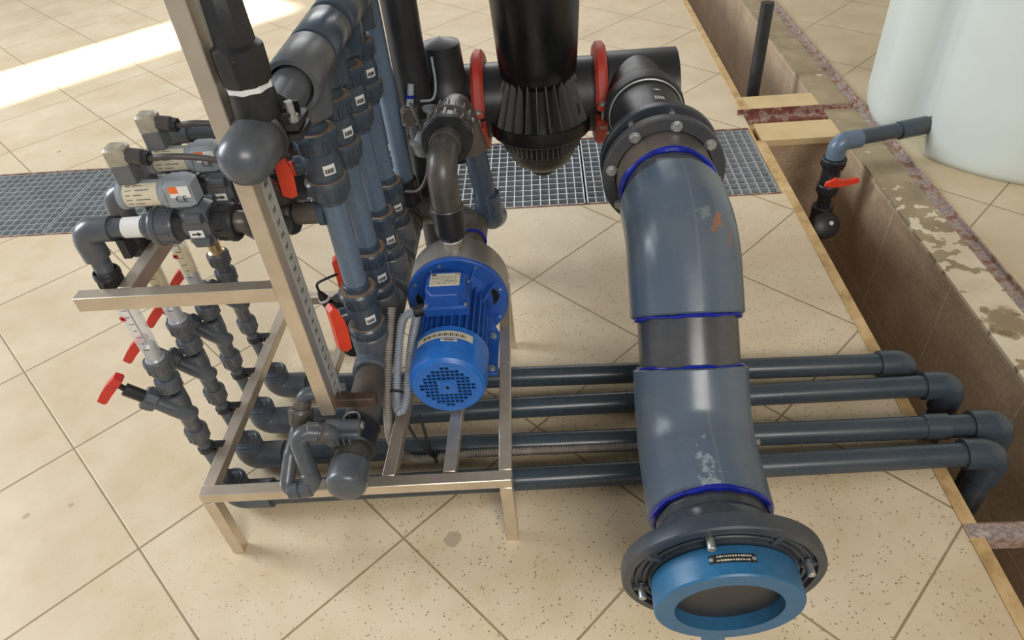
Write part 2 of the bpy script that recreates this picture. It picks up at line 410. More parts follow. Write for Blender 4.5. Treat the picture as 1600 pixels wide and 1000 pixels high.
    def torus(s, c, ax, R, r, seg=48, rs=10, a0=0.0, a1=2 * PI):
        ax, u, v = frame_of(ax); c = Vector(c)
        full = abs(a1 - a0 - 2 * PI) < 1e-6
        n = seg if full else seg + 1
        rgs = []
        for i in range(n):
            a = a0 + (a1 - a0) * i / seg; d = u * math.cos(a) + v * math.sin(a)
            rgs.append(s.ring([c + d * (R + r * math.cos(2 * PI * k / rs)) + ax * r * math.sin(2 * PI * k / rs) for k in range(rs)]))
        for i in range(n - 1): s.bridge(rgs[i], rgs[i + 1])
        if full: s.bridge(rgs[-1], rgs[0])
        else: s.f.append(tuple(rgs[0])); s.f.append(tuple(reversed(rgs[-1])))
        return s

def bend(pts, rad, n=8):
    """round the inner corners of a polyline"""
    pts = [Vector(p) for p in pts]; out = [pts[0]]
    for i in range(1, len(pts) - 1):
        a, b, c = pts[i - 1], pts[i], pts[i + 1]
        d1 = (a - b).normalized(); d2 = (c - b).normalized(); ang = d1.angle(d2)
        if ang > PI - 0.02: out.append(b); continue
        R_ = rad[i - 1] if isinstance(rad, (list, tuple)) else rad
        t = min(R_ / math.tan(ang / 2), (a - b).length * .49, (c - b).length * .49); Rr = t * math.tan(ang / 2)
        ctr = b + (d1 + d2).normalized() * (Rr / math.sin(ang / 2))
        s0 = b + d1 * t - ctr; s1 = b + d2 * t - ctr; tot = s0.angle(s1); axr = s0.cross(s1).normalized()
        for k in range(n + 1): out.append(ctr + Matrix.Rotation(tot * k / n, 3, axr) @ s0)
    out.append(pts[-1]); return out
def spline(pts, n=12):
    pts = [Vector(p) for p in pts]; q = [pts[0] * 2 - pts[1]] + pts + [pts[-1] * 2 - pts[-2]]; out = []
    for i in range(1, len(q) - 2):
        for k in range(n):
            t = k / n; a, b, c, d = q[i - 1], q[i], q[i + 1], q[i + 2]
            out.append(.5 * ((2 * b) + (c - a) * t + (2 * a - 5 * b + 4 * c - d) * t * t + (3 * b - a - 3 * c + d) * t ** 3))
    out.append(pts[-1]); return out

def link(name, g, mat, origin=(0, 0, 0), parent=None, angle=32, clean=True):
    o0 = Vector(origin); me = bpy.data.meshes.new(name)
    me.from_pydata([tuple(v - o0) for v in g.v], [], g.f)
    bm = bmesh.new(); bm.from_mesh(me); bmesh.ops.remove_doubles(bm, verts=bm.verts, dist=1e-6)
    bmesh.ops.recalc_face_normals(bm, faces=bm.faces); bm.to_mesh(me); bm.free()
    me.polygons.foreach_set('use_smooth', [True] * len(me.polygons))
    me.set_sharp_from_angle(angle=math.radians(angle))
    me.materials.append(mat)
    o = bpy.data.objects.new(name, me); COL.objects.link(o)
    if parent is None: o.location = o0
    else: o.parent = parent
    return o
class Thing:
    def __init__(s, name, label, cat, loc, group=None):
        s.o = bpy.data.objects.new(name, None); COL.objects.link(s.o); s.o.empty_display_size = .05
        s.L = Vector(loc); s.o.location = s.L; s.o['label'] = label; s.o['category'] = cat
        if group: s.o['group'] = group
    def part(s, name, g, mat, parent=None, label=None, angle=32):
        o = link(name, g, mat, s.L, parent or s.o, angle)
        if label: o['label'] = label
        return o
def single(name, g, mat, label, cat, origin, group=None, angle=32):
    o = link(name, g, mat, origin, None, angle); o['label'] = label; o['category'] = cat
    if group: o['group'] = group
    return o
def struct(name, g, mat):
    o = link(name, g, mat); o['kind'] = 'structure'; return o
def text_geo(txt, size, o, u, v, th=0.0004):
    cu = bpy.data.curves.new('txt', 'FONT'); cu.body = txt; cu.size = size; cu.align_x = 'CENTER'; cu.align_y = 'CENTER'
    cu.resolution_u = 2
    ob = bpy.data.objects.new('txt', cu); me = ob.to_mesh(); g = G()
    o = Vector(o); u = Vector(u).normalized(); v = Vector(v).normalized(); w_ = u.cross(v)
    g.v = [o + u * p.co.x + v * p.co.y + w_ * th for p in me.vertices]
    g.f = [tuple(p.vertices) for p in me.polygons]
    ob.to_mesh_clear(); bpy.data.objects.remove(ob); bpy.data.curves.remove(cu); return g
def ribmod(n, amp):
    return lambda a: 1 + amp * (1 if math.sin(n * a) > 0.1 else 0)

# union nut with ribs: g, start point, axis, length, radius
def union(g, o, ax, L, r, rp):
    ax = Vector(ax).normalized(); o = Vector(o)
    prof = [(0, rp), (0, r * .93), (L * .12, r * 1.02), (L * .3, r * 1.02), (L * .32, r * .94), (L * .92, r * .9), (L, r * .86), (L, rp)]
    g.lathe(o, ax, prof, 30)
    a, u, v = frame_of(ax)
    for k in range(10):
        t = 2 * PI * k / 10; d = u * math.cos(t) + v * math.sin(t)
        g.box(o + ax * L * .6 + d * r * .94, (L * .55, r * .12, r * .10), ax, ax.cross(d), 0.0006)


# ================================================================== THE SETTING
GX0, GXR = -3.2, 1.885            # cross trench under the gratings
GY0, GY1 = 0.785, 1.325
TX0, TX1 = 1.895, 2.25            # long trench on the right
LEDGE, RAIL = 2.375, 2.42
Y0, Y1, X0, X1 = -2.2, 6.5, -4.2, 5.0
def slab(x0, x1, y0, y1, z0=-0.06, z1=0.0): return G().box(((x0 + x1) / 2, (y0 + y1) / 2, (z0 + z1) / 2), (x1 - x0, y1 - y0, z1 - z0))
g = G()
for a in ((X0, TX0, Y0, GY0), (X0, TX0, GY1, Y1)):
    b = slab(*a); i = len(g.v); g.v += b.v; g.f += [tuple(k + i for k in f) for f in b.f]
struct('floor', g, FLOORM)
struct('added_wall_back', G().box(((X0 + X1) / 2, Y1 + .05, 1.5), (X1 - X0, .1, 3.0)), WALLM)  # added back wall, stands out of view
struct('added_wall_right', G().box((X1 + .05, (Y0 + Y1) / 2, 1.5), (.1, Y1 - Y0, 3.0)), WALLM)  # added right-hand wall, likewise unseen
struct('floor_right', slab(RAIL, X1, Y0, Y1), FLOORR)
# long trench walls and bottom
g = G()
g.box((TX0 - .03 + .03, (Y0 + 1.2) / 2, -0.36), (0.06, 1.2 - Y0, 0.60))
struct('trench_wall_left', g, PIT)  # left side wall of the long trench, not a trim piece
struct('trench_wall_right', G().box((TX1 + .03, (Y0 + Y1) / 2, -0.335), (0.06, Y1 - Y0, 0.65)), PIT)  # right side wall of the long trench
struct('trench_wall_cross_near', G().box(((TX0 + TX1) / 2 + .015, 1.245, -0.345), (TX1 - TX0 - .03, 0.07, 0.63)), PIT)  # cross wall closing the near pit, below its ledge
struct('floor_trench', G().box(((TX0 + TX1) / 2, (Y0 + Y1) / 2, -0.68), (TX1 - TX0 + .1, Y1 - Y0, 0.04)), PIT)
struct('trench_wall_cross_far', G().box(((TX0 + TX1) / 2, 1.62, -0.345), (TX1 - TX0 - .06, 0.07, 0.63)), PIT)  # cross wall of the far pit
# mortar ledge, ochre strip, rails
struct('trim_1', G().box(((TX1 + LEDGE) / 2 - .002, (Y0 + Y1) / 2, -0.004), (LEDGE - TX1 + .004, Y1 - Y0, 0.012)), MORTAR)
g = G(); g.box((RAIL - .004, (Y0 + Y1) / 2, -0.012), (0.007, Y1 - Y0, 0.05)); g.box(((LEDGE + RAIL) / 2 - .006, (Y0 + Y1) / 2, -0.004), (RAIL - LEDGE + .006, Y1 - Y0, 0.008))
struct('trim_2', g, RUSTW)
g = G(); g.box((TX0 + .016, (Y0 + 1.205) / 2, -0.022), (0.032, 1.205 - Y0, 0.05)); g.box((TX0 + .016, (1.49 + Y1) / 2, -0.022), (0.032, Y1 - 1.49, 0.05))
struct('trim_3', g, WOODY)
# cross ledges between the two pits
struct('trim_4', G().box(((TX0 + TX1) / 2 + .02, 1.285, -0.014), (TX1 - TX0 - .012, 0.16, 0.028)), PLANK)
struct('trim_5', G().box(((TX0 + TX1) / 2 + .02, 1.57, -0.014), (TX1 - TX0 - .012, 0.15, 0.028)), PLANK)
g = G(); g.box((2.12, 1.462, -0.002), (0.50, 0.008, 0.05)); g.box((2.12, 1.43, -0.008), (0.50, 0.07, 0.008))
single('steel_angle_bar', g, RUST, 'rusty red angle iron bar lying across the trench between the two cream ledges', 'steel bar', (2.12, 1.44, -.01))
struct('trim_6', G().box((2.12, 1.42, -0.03), (0.50, 0.14, 0.03)), WOODY)
g = G(); g.box((2.13, -0.648, 0.0), (0.47, 0.034, 0.008)); g.box((2.13, -0.665, -0.018), (0.47, 0.007, 0.04)); g.box((2.13, -0.631, -0.018), (0.47, 0.007, 0.04))
single('steel_channel_bar', g, RUSTW, 'peeling red and white steel channel bar across the trench at the lower right', 'steel bar', (2.13, -.648, -.01))
# steel edge of the grating trench
g = G()
g.box(((GX0 + GXR) / 2, GY1 - .002, -0.012), (GXR - GX0, 0.008, 0.03)); g.box(((GX0 + GXR) / 2, GY0 + .002, -0.012), (GXR - GX0, 0.006, 0.03))
struct('trim_7', g, RUST)
g = G(); g.box((GXR + .005, (GY0 + GY1) / 2, -0.02), (0.01, GY1 - GY0, 0.04)); struct('trim_8', g, WOODY)
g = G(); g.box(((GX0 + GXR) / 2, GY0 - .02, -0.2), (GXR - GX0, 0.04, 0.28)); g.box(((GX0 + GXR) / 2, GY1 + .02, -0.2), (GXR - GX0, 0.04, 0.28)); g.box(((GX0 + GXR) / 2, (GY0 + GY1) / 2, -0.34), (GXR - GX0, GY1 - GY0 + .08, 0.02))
struct('channel_walls', g, simple('channel_concrete', (0.10, 0.11, 0.12), 0.8, var=.25, scale=8))  # side walls and bottom of the channel under the gratings

# gratings: four panels with bearing bars along y and cross rods along x
def grating(xa, xb, label, far=False):
    t = Thing('floor_grating', label, 'grating', ((xa + xb) / 2, (GY0 + GY1) / 2, -.03), 'galvanised gratings over the cross channel')
    y0, y1 = GY0 + .008, GY1 - .008; xa += .004; xb -= .004
    g = G()
    for x in (xa + .002, xb - .002): g.box((x, (y0 + y1) / 2, -.017), (.004, y1 - y0, .034))
    for y in (y0 + .002, y1 - .002): g.box(((xa + xb) / 2, y, -.017), (xb - xa, .004, .034))
    t.part('frame', g, GRAT)
    g = G(); n = round((xb - xa) / .035)
    for i in range(1, n): g.box((xa + (xb - xa) * i / n, (y0 + y1) / 2, -.017), (.0028, y1 - y0, .032))
    n = 13
    for i in range(1, n): g.box(((xa + xb) / 2, y0 + (y1 - y0) * i / n, -.010), (xb - xa, .0026, .020))
    t.part('bar_mesh', g, GRAT)
grating(1.157, 1.885, 'galvanised floor grating at the right end of the channel, beside the large flange')
grating(0.431, 1.157, 'galvanised floor grating under the black ribbed filter')
grating(-0.295, 0.431, 'galvanised floor grating behind the tall grey pipes')
grating(-1.02, -0.295, 'galvanised floor grating behind the grey pipe elbows')
grating(-1.745, -1.02, 'galvanised floor grating at the far left edge of the photo')
grating(-2.47, -1.745, 'galvanised floor grating beyond the left edge')

# ================================================================== FLOOR PIPES
FP = [(-.152, -.165, 1.95, 'farthest'), (-.284, -.250, 2.03, 'second farthest'), (-.40, -.385, 2.085, 'second nearest'), (-.519, -.470, 2.03, 'nearest')]
labels = ['dark grey floor pipe farthest back, under the motor, with short end elbow in the trench',
          'dark grey floor pipe second from the back, under the motor fan cover',
          'dark grey floor pipe third from the back, reaching farthest right over the trench',
          'dark grey floor pipe nearest the front, half hidden under the front steel rail']
pR = 0.0285
for k, (ya, yb, xe, _) in enumerate(FP):
    t = Thing('floor_pipe', labels[k], 'pipe', (1.1, (ya + yb) / 2, 0), 'four floor pipes')
    z = 0.040
    ax = 0.229
    # straight
    g = G(); pa = Vector((ax + .07, ya + (yb - ya) * .05, z)); pb = Vector((xe - .04, yb, z)); g.cyl(pa, pb, pR, 32)
    t.part('straight_pipe', g, PVCD)
    # left elbow, opening upward
    g = G(); g.tube(bend([(ax, ya, .098), (ax, ya, z), (ax + .085, ya + (yb - ya) * .05, z)], .045, 10), .0355, 32)
    el = t.part('elbow', g, PVCT)
    g = G(); g.lathe((ax, ya, .088), (0, 0, 1), [(0, .0), (0, .030), (.016, .030), (.017, .027), (.013, .025), (.013, .021), (.017, .019), (.017, .0)], 32)
    t.part('reducer_bush', g, PVCG)
    # collar after the elbow
    # right elbow turning down
    g = G(); g.tube(bend([(xe - .075, yb, z), (xe, yb, z), (xe, yb, z - .085)], .036, 10), .0365, 32)
    t.part('elbow', g, PVCD)
    g = G(); g.cyl((xe, yb, z - .07), (xe, yb, -.66), pR, 28); t.part('drop_pipe', g, PVCD)
    if k == 2:
        g = G(); g.cyl((xe - .185, yb, z), (xe - .128, yb, z), .0325, 32, .001); t.part('coupling', g, PVCD)
    if k == 3:
        g = G(); g.torus((0.60, yb, z), (1, 0, 0), .0295, .002, 32, 6); t.part('pipe_clip', g, BLACK)

ARMM = simple('rusty_dark_arm', (0.055, 0.032, 0.022), 0.6, var=.5, scale=25)
# ================================================================== STEEL FRAME (skid)
TB = 0.027
t = Thing('steel_skid', 'stainless square tube skid frame with tall post and side bracket carrying pump and pipes', 'frame', (0.58, -.31, 0))
FL, FR, BR, BL = Vector((.246, -.656, .227)), Vector((.914, -.640, .227)), Vector((.897, .030, .227)), Vector((.252, .034, .227))
def rail(name, a, b, tw=TB, th=TB, up=(0, 0, 1), label=None):
    """tube from a to b, a,b = top-centre line"""
    a = Vector(a); b = Vector(b); d = (b - a).normalized(); s_ = Vector(up)
    c = (a + b) / 2 - s_ * th / 2
    return t.part(name, G().box(c, ((b - a).length, tw, th), d, s_.cross(d), .0012), STEEL, label=label)
h = TB / 2
rail('rail', FL + Vector((0, h, 0)), FR + Vector((0, h, 0)))
rail('rail', BL + Vector((0, -h, 0)), BR + Vector((0, -h, 0)))
rail('rail', FL + Vector((h, TB, 0)), BL + Vector((h, -TB, 0)))
rail('rail', FR + Vector((-h, TB, 0)), BR + Vector((-h, -TB, 0)))
rail('rail', (.651, -.618, .227), (.668, .003, .227))
rail('rail', (.781, -.613, .227), (.789, -.17, .227))
rail('rail', (.452, -.36, .2268), (.470, .003, .2268), .020)
for c, dx, dy in ((FL, h, h), (FR, -h, h), (BR, -h, -h), (BL, h, -h)):
    t.part('leg', G().box((c.x + dx, c.y + dy, .0995), (TB, TB, .199), bev=.0012), STEEL)
PX, PY = .535, -.576
t.part('post', G().box((PX + .0145, PY + .0145, .925), (.029, .029, 1.10), bev=.0015), STEEL, label='tall upright steel post')
# slotted channel behind the post
g = G(); x1 = PX + .029
zs = 0.375; cw = .040; y0 = PY + .030; x = x1 - .001
sl, pitch = .0235, .0245
k = 0
z = zs
while z < 1.48:
    ya, yb = y0 + .0105, y0 + cw - .0105
    # plate face with a slot hole: four strips round it
    g.box((x, (y0 + ya) / 2, z + pitch / 2), (.002, ya - y0, pitch)); g.box((x, (yb + y0 + cw) / 2, z + pitch / 2), (.002, y0 + cw - yb, pitch))
    g.box((x, (ya + yb) / 2, z + .0075), (.002, yb - ya, .015))
    z += pitch
g.box((x - .036, y0 + cw / 2, (zs + z) / 2), (.003, cw, z - zs)); g.box((x - .018, y0 + .0015, (zs + z) / 2), (.034, .003, z - zs)); g.box((x - .018, y0 + cw - .0015, (zs + z) / 2), (.034, .003, z - zs))  # first box: added back plate, keeps light out so the slots look dark
t.part('slotted_channel', g, GALV, label='grey slotted channel along the post')
g = G(); g.box((.592, -.548, .390), (.112, .024, .024), bev=.003); t.part('support_arm', g, ARMM, label='dark rusty arm from post to manifold')
# side bracket
bz = .707
bt = .030
rail('bracket_rail', (.169, PY + .013, bz), (PX, PY + .014, bz), .026, .030)
rail('bracket_rail', (.2535, PY + .027, bz), (.2535, -.10, bz), .026, .030)

# ================================================================== METERING COLUMNS
MX = .213
MY = [-.519, -.40, -.284, -.152]
def y_valve(k, y, label):
    """slanted-barrel regulating valve with red T handle"""
    t = Thing('regulating_valve', label, 'valve', (MX, y, .32), 'regulating valves with red T handles')
    zc = .345
    g = G(); g.lathe((MX, y, .405), (0, 0, -1), [(0, .013), (0, .021), (.03, .021), (.055, .018), (.135, .016), (.135, .0)], 24)
    t.part('valve_body', g, PVCG)
    a = Vector((MX + .026, y - .010, .338)); d = Vector((-.69, -.10, .70)).normalized(); b = a + d * .088
    g = G(); L = (b - a).length; g.lathe(a, d, [(0, 0), (.0, .010), (.004, .016), (.010, .0185), (.05, .0185), (L, .0165), (L, 0)], 24)
    t.part('slanted_barrel', g, PVCG)
    g = G(); g.lathe(b - d * .004, d, [(0, 0), (0, .022), (.004, .025), (.026, .025), (.029, .022), (.029, 0)], 8, phase=PI / 8)
    for q in range(4):
        _, u, v = frame_of(d); dd = u * math.cos(q * PI / 2 + .4) + v * math.sin(q * PI / 2 + .4)
        g.box(b + d * .012 + dd * .0225, (.018, .006, .009), d, d.cross(dd), .001)
    t.part('bonnet_nut', g, PVCG)
    c = b + d * .024
    g = G(); g.cyl(c, c + d * .040, .0135, 10, .001); t.part('bonnet', g, BLACK)
    g = G(); g.cyl(c + d * .038, c + d * .054 + Vector((0, 0, .009)), .006, 14); t.part('stem', g, BLACK)
    e = c + d * .058 + Vector((0, 0, .012))
    hd = Vector((.68, 0, .73)).normalized(); hd = (hd - d * hd.dot(d)).normalized()
    hh = G(); w_ = d.cross(hd)
    hh.prism(e - w_ * .009 - d * .010, hd, d, [(-.046, .002), (-.044, .016), (-.012, .019), (.012, .019), (.044, .016), (.046, .002), (.040, -.002), (.010, -.001), (-.010, -.001), (-.040, -.002)], .018)
    hh.cyl(e - d * .012, e + d * .002, .010, 16)
    t.part('handle', hh, RED, label='red T handle')
    # unions above and below
    g = G(); union(g, (MX, y, .452), (0, 0, -1), .035, .0255, .013); t.part('union_nut', g, PVCG)
    g = G(); union(g, (MX, y, .292), (0, 0, -1), .038, .0245, .013); t.part('union_nut', g, PVCG)
    g = G(); g.cyl((MX, y, .452), (MX, y, .475), .018, 24); t.part('sleeve', g, PVCG)
    return t
vl = ['regulating valve with red T handle on the nearest metering column, front of the row',
      'regulating valve with red T handle behind the clear tube, second column from the front',
      'regulating valve with red T handle beside the yellow tubes, third metering column from the front',
      'regulating valve on the farthest metering column, beside the tall post']
for k in range(4): y_valve(k, MY[k], vl[k])
def flow_tube(k, y, label):
    t = Thing('flow_meter', label, 'flow meter', (MX, y, .5), 'tube flow meters')
    zb = .472
    g = G(); union(g, (MX, y, zb + .032), (0, 0, -1), .034, .0265, .015); t.part('union_nut', g, PVCG)
    if k < 3:
        ztop = .69
        rb, rt_ = .0165, .0205
        g = G(); g.lathe((MX, y, zb + .022), (0, 0, 1), [(0, .0145), (.004, .0195), (.012, .0195), (.016, rb), (ztop - zb - .022, rt_)], 28)
        t.part('tube', g, CLEAR, label='clear tube')
        if k in (1, 2):
            za_, zb_ = ((.555, .668), (.548, .602))[k - 1]
            g = G(); g.cyl((MX, y, za_), (MX, y, zb_), .0158, 24); t.part('liquid', g, YELLOW, label='yellow liquid')
        g = G(); g.cyl((MX, y, zb + .02), (MX, y, ztop), .0016, 8); t.part('guide_rod', g, INK)
        g = G(); g.lathe((MX, y, zb + .025), (0, 0, 1), [(0, 0), (0, .0135), (.016, .0142), (.044, .0142), (.050, .010), (.050, 0)], 20); t.part('end_plug', g, ZINC)
        g = G()
        for q in range(9): g.box((MX + .006, y - .0175 - .0022 * q / 9, zb + .07 + q * .017), (.007 if q % 2 else .011, .0006, .0012))
        t.part('scale_marks', g, INK)
        g = G(); zz = .600 if k else .625
        for q in range(5):
            a = q * PI / 5; g.box((MX - .004, y - .0198, zz), (.013, .0006, .002), (math.cos(a), 0, math.sin(a)), (0, 1, 0))
        t.part('red_mark', g, RED)
        g = G(); union(g, (MX, y, ztop + .036), (0, 0, -1), .040, .0275 if k else .0235, .02); t.part('union_nut', g, BLACK)
        g = G(); g.cyl((MX, y, ztop + .03), (MX, y, .765), .0165, 24); t.part('sleeve', g, PVCG)
    else:
        g = G(); g.lathe((MX, y, zb + .022), (0, 0, 1), [(0, .012), (.006, .020), (.014, .020), (.018, .0145), (.075, .0145), (.078, .011), (.11, .010), (.11, 0)], 24); t.part('brass_nipple', g, BRASS)
        g = G(); g.cyl((MX, y, .58), (MX, y, .765), .0145, 20); t.part('tube', g, CLEAR)
        g = G(); union(g, (MX, y, .735), (0, 0, -1), .036, .028, .018); t.part('union_nut', g, BLACK)
fl = ['clear flow meter tube with red scale mark under the bracket corner, nearest column',
      'yellow stained flow meter tube with black cap, second column, above the bracket rail',
      'yellow stained flow meter tube with red mark, third column, right of the red T handle',
      'flow meter with brass nipple at the farthest column, beside the post']
for k in range(4): flow_tube(k, MY[k], fl[k])
for k in range(4):
    y = MY[k]
    g = G(); g.cyl((MX, y, .245), (MX + .010, y, .098), .0145, 24, 0)
    single('riser_pipe', g, PVCG, ['thin grey riser pipe at the front left corner of the frame', 'thin grey riser pipe dropping into the second elbow from the front', 'thin grey riser pipe dropping into the third elbow from the front', 'thin grey riser pipe dropping into the farthest floor elbow'][k], 'pipe', (MX, y, .1), 'thin riser pipes under the valves')
    t = Thing('pipe_clip', ['black pipe clip on the nearest metering column, left of the frame', 'black pipe clip on the second metering column', 'black pipe clip on the third metering column', 'black pipe clip on the farthest metering column'][k], 'clip', (MX + .01, y, .222), 'black pipe clips on the left rail')
    g = G(); g.lathe((MX + .002, y, .216), (0, 0, 1), [(0, .0145), (0, .0185), (.012, .0185), (.012, .0145), (0, .0145)], 24); t.part('ring', g, BLACK)
    g = G(); xb = .246
    for zz in (.214, .227): g.box((MX + .028, y + .004, zz), (.030, .020, .003), bev=.0008)
    for xx in (MX + .016, MX + .028, MX + .041): g.box((xx, y + .004, .2205), (.003, .018, .012))
    t.part('base_block', g, BLACK)

# ================================================================== SOLENOID ROWS
AZ = .812
al = ['grey elbow pipe at the top of the nearest metering column, with torn white tape', 'grey elbow pipe on top of the second metering column, over the grating', 'grey elbow pipe on top of the third metering column, third elbow from the front', 'grey elbow pipe at the top of the farthest metering column, uppermost elbow']
for k in range(4):
    y = MY[k]; ex = .212
    t = Thing('header_pipe', al[k], 'pipe', (ex, y, .78), 'grey elbow pipes above the flow meters')
    g = G(); g.tube(bend([(MX, y, .755), (MX - .002, y, AZ), (MX + .055, y, AZ)], .030, 10), .0225, 28); t.part('elbow', g, PVCG)
    g = G(); g.cyl((MX + .05, y, AZ), (.355, y, AZ), .0175, 28); t.part('straight_pipe', g, PVCG)
    if k == 0:
        g = G(); g.lathe((MX + .078, y, AZ), (1, 0, 0), [(0, .0178), (.0, .0181), (.034, .0181), (.034, .0178), (0, .0178)], 28); t.part('tape', g, WHITE, label='torn white tape')
    g = G(); g.torus((MX + .065, y, AZ), (1, 0, 0), .0195, .003, 24, 8, -2.6, 1.2)
    g.box((MX + .065, y, AZ - .035), (.014, .03, .038)); t.part('pipe_clip', g, BLACK)
def solenoid(k, y, label, full=True):
    t = Thing('solenoid_valve', label, 'valve', (.39, y, AZ), 'solenoid valves')
    x0 = .352
    g = G(); g.cyl((x0 - .022, y, AZ), (x0 - .004, y, AZ), .0235, 28, .002); t.part('end_connector', g, PVCG)
    g = G(); union(g, (x0 - .006, y, AZ), (1, 0, 0), .040, .034, .02)
    t.part('union_nut', g, PVCG)
    g = G(); g.lathe((x0 + .032, y, AZ), (1, 0, 0), [(0, 0), (0, .026), (.022, .026), (.022, .0)], 28); t.part('neck', g, BLACK)
    g = G(); bx = x0 + .076
    g.box((bx, y, AZ + .004), (.046, .058, .076), bev=.010)
    for zz in (-.022, .004, .030): g.cyl((bx, y - .026, AZ + zz), (bx, y + .026, AZ + zz), .0245, 18, .002) if zz == .004 else None
    for yy in (-.030, .030): g.cyl((bx - .006, y + yy, AZ - .018), (bx + .020, y + yy, AZ - .018), .009, 12); g.cyl((bx - .006, y + yy, AZ + .028), (bx + .020, y + yy, AZ + .028), .009, 12)
    t.part('valve_body', g, PVCG)
    g = G(); union(g, (bx + .062, y, AZ), (-1, 0, 0), .036, .033, .02); t.part('union_nut', g, BLACK)
    g = G(); g.tube(bend([(bx + .05, y, AZ), (.500, y, AZ), (.500, y + .045, AZ - .05), (.502, y + .14, AZ - .10)], .03, 6), .0195, 24); t.part('outlet_pipe', g, DUSTY)
    # label with arrow
    fy = y - .0302
    g = G(); g.box((bx, fy, AZ - .002), (.024, .001, .014)); lb = t.part('arrow_label', g, WHITE, label='white label with black arrow')
    g = G(); g.box((bx - .003, fy - .0008, AZ - .002), (.010, .0006, .0028)); g.prism((bx + .002, fy - .0005, AZ - .002), (1, 0, 0), (0, 0, 1), [(0, -.004), (.007, 0), (0, .004)], .0006); t.part('arrow', g, INK, lb)
    if not full: return
    # actuator above: grey block + coil lying along the pipe
    za = AZ + .064
    g = G(); g.box((bx - .012, y + .002, za), (.050, .046, .052), bev=.008); g.cyl((bx - .04, y, za), (bx - .03, y, za), .026, 24, .003); ac = t.part('actuator_block', g, GREYP)
    g = G(); g.box((bx - .004, y - .0215, za + .010), (.034, .001, .020)); t.part('white_sticker', g, WHITE, ac)
    g = G(); g.box((bx - .013, y - .0222, za + .014), (.015, .0008, .012)); t.part('orange_patch', g, ORANGE, ac)
    t.part('certification_mark', text_geo('CE', .017, (bx - .004, y - .0224, za - .003), (1, 0, 0), (0, 0, 1)), INK, ac)
    cx0, cx1 = bx - .115, bx - .040
    g = G(); g.lathe((cx0, y, za), (1, 0, 0), [(0, 0), (0, .020), (.003, .0245), (.010, .0245), (.012, .022), (cx1 - cx0, .022), (cx1 - cx0, 0)], 32); cl = t.part('coil', g, GREYP)
    g = G(); cyl_l = [(a) for a in np.linspace(-2.55, -1.0, 9)]
    # cream label wrapped round the front of the coil
    pa = []; pb = []
    for a in cyl_l:
        p = Vector((0, math.cos(a) * 0, 0)); yy = y + .0224 * math.sin(a) ; zz = za + .0224 * -math.cos(a) * -1
        pa.append((cx0 + .014, y - .0224 * math.cos(a + PI / 2 + .2), za + .0224 * math.sin(a + PI / 2 + .2 + .55))); pb.append((cx1 - .004, pa[-1][1], pa[-1][2]))
    g = G(); A = []; B = []
    for q in range(11):
        a = math.radians(-35 + 110 * q / 10); A.append((cx0 + .014, y - .0224 * math.cos(a), za + .0224 * math.sin(a))); B.append((cx1 - .003, y - .0224 * math.cos(a), za + .0224 * math.sin(a)))
    i = len(g.v); g.v += [Vector(p) for p in A + B]
    for q in range(10): g.f.append((q, q + 1, 11 + q + 1, 11 + q))
    t.part('rating_label', g, CREAM, cl)
    g = G()
    for r_ in range(5):
        a = math.radians(62 - 20 * r_); pos = Vector(((cx0 + cx1) / 2 + .004, y - .0228 * math.cos(a), za + .0228 * math.sin(a)))
        for (s0, s1) in (((-.022, -.012), (-.006, .018)) if r_ % 2 else ((-.022, -.014), (-.009, .006))):
            g.box(pos + Vector(((s0 + s1) / 2, 0, 0)), (s1 - s0, .0004, .0014), (1, 0, 0), (0, math.cos(a), -math.sin(a)))
    t.part('rating_text', g, SOLG, cl)
    # connector box on top
    bc = Vector((cx0 + .026, y + .004, za + .040))
    g = G(); g.box(bc, (.032, .034, .034), bev=.002); t.part('connector_base', g, SOLG, cl)
    g = G(); g.box(bc + Vector((-.002, .0, .028)), (.034, .032, .034), bev=.004); t.part('connector_cover', g, plastic_clear, cl)
    g = G(); g.cyl(bc + Vector((.012, 0, .026)), bc + Vector((.038, -.002, .023)), .0135, 16, .002); t.part('cable_gland', g, DUSTY, cl)
    g = G(); g.cyl(bc + Vector((.036, -.002, .023)), bc + Vector((.048, -.003, .021)), .012, 6); t.part('gland_nut', g, BLACK, cl)
    g = G(); p0 = bc + Vector((.048, -.003, .021)); g.tube(spline([p0, p0 + Vector((.04, -.006, .004)), p0 + Vector((.09, .01, -.012)), p0 + Vector((.14, .04, -.05))], 8), .0052, 12); t.part('cable', g, CABLE)
plastic_clear = simple('dusty_clear_cover', (0.36, 0.33, 0.25), 0.3, var=.25, scale=60)
solenoid(0, MY[0], 'grey solenoid valve nearest the front, with cream coil label and arrow sticker')
solenoid(1, MY[1], 'grey solenoid valve second from the front, coil label half behind the post')
solenoid(2, MY[2], 'solenoid valve third from the front, hidden by the post', False)
solenoid(3, MY[3], 'solenoid valve farthest back, hidden by the post', False)

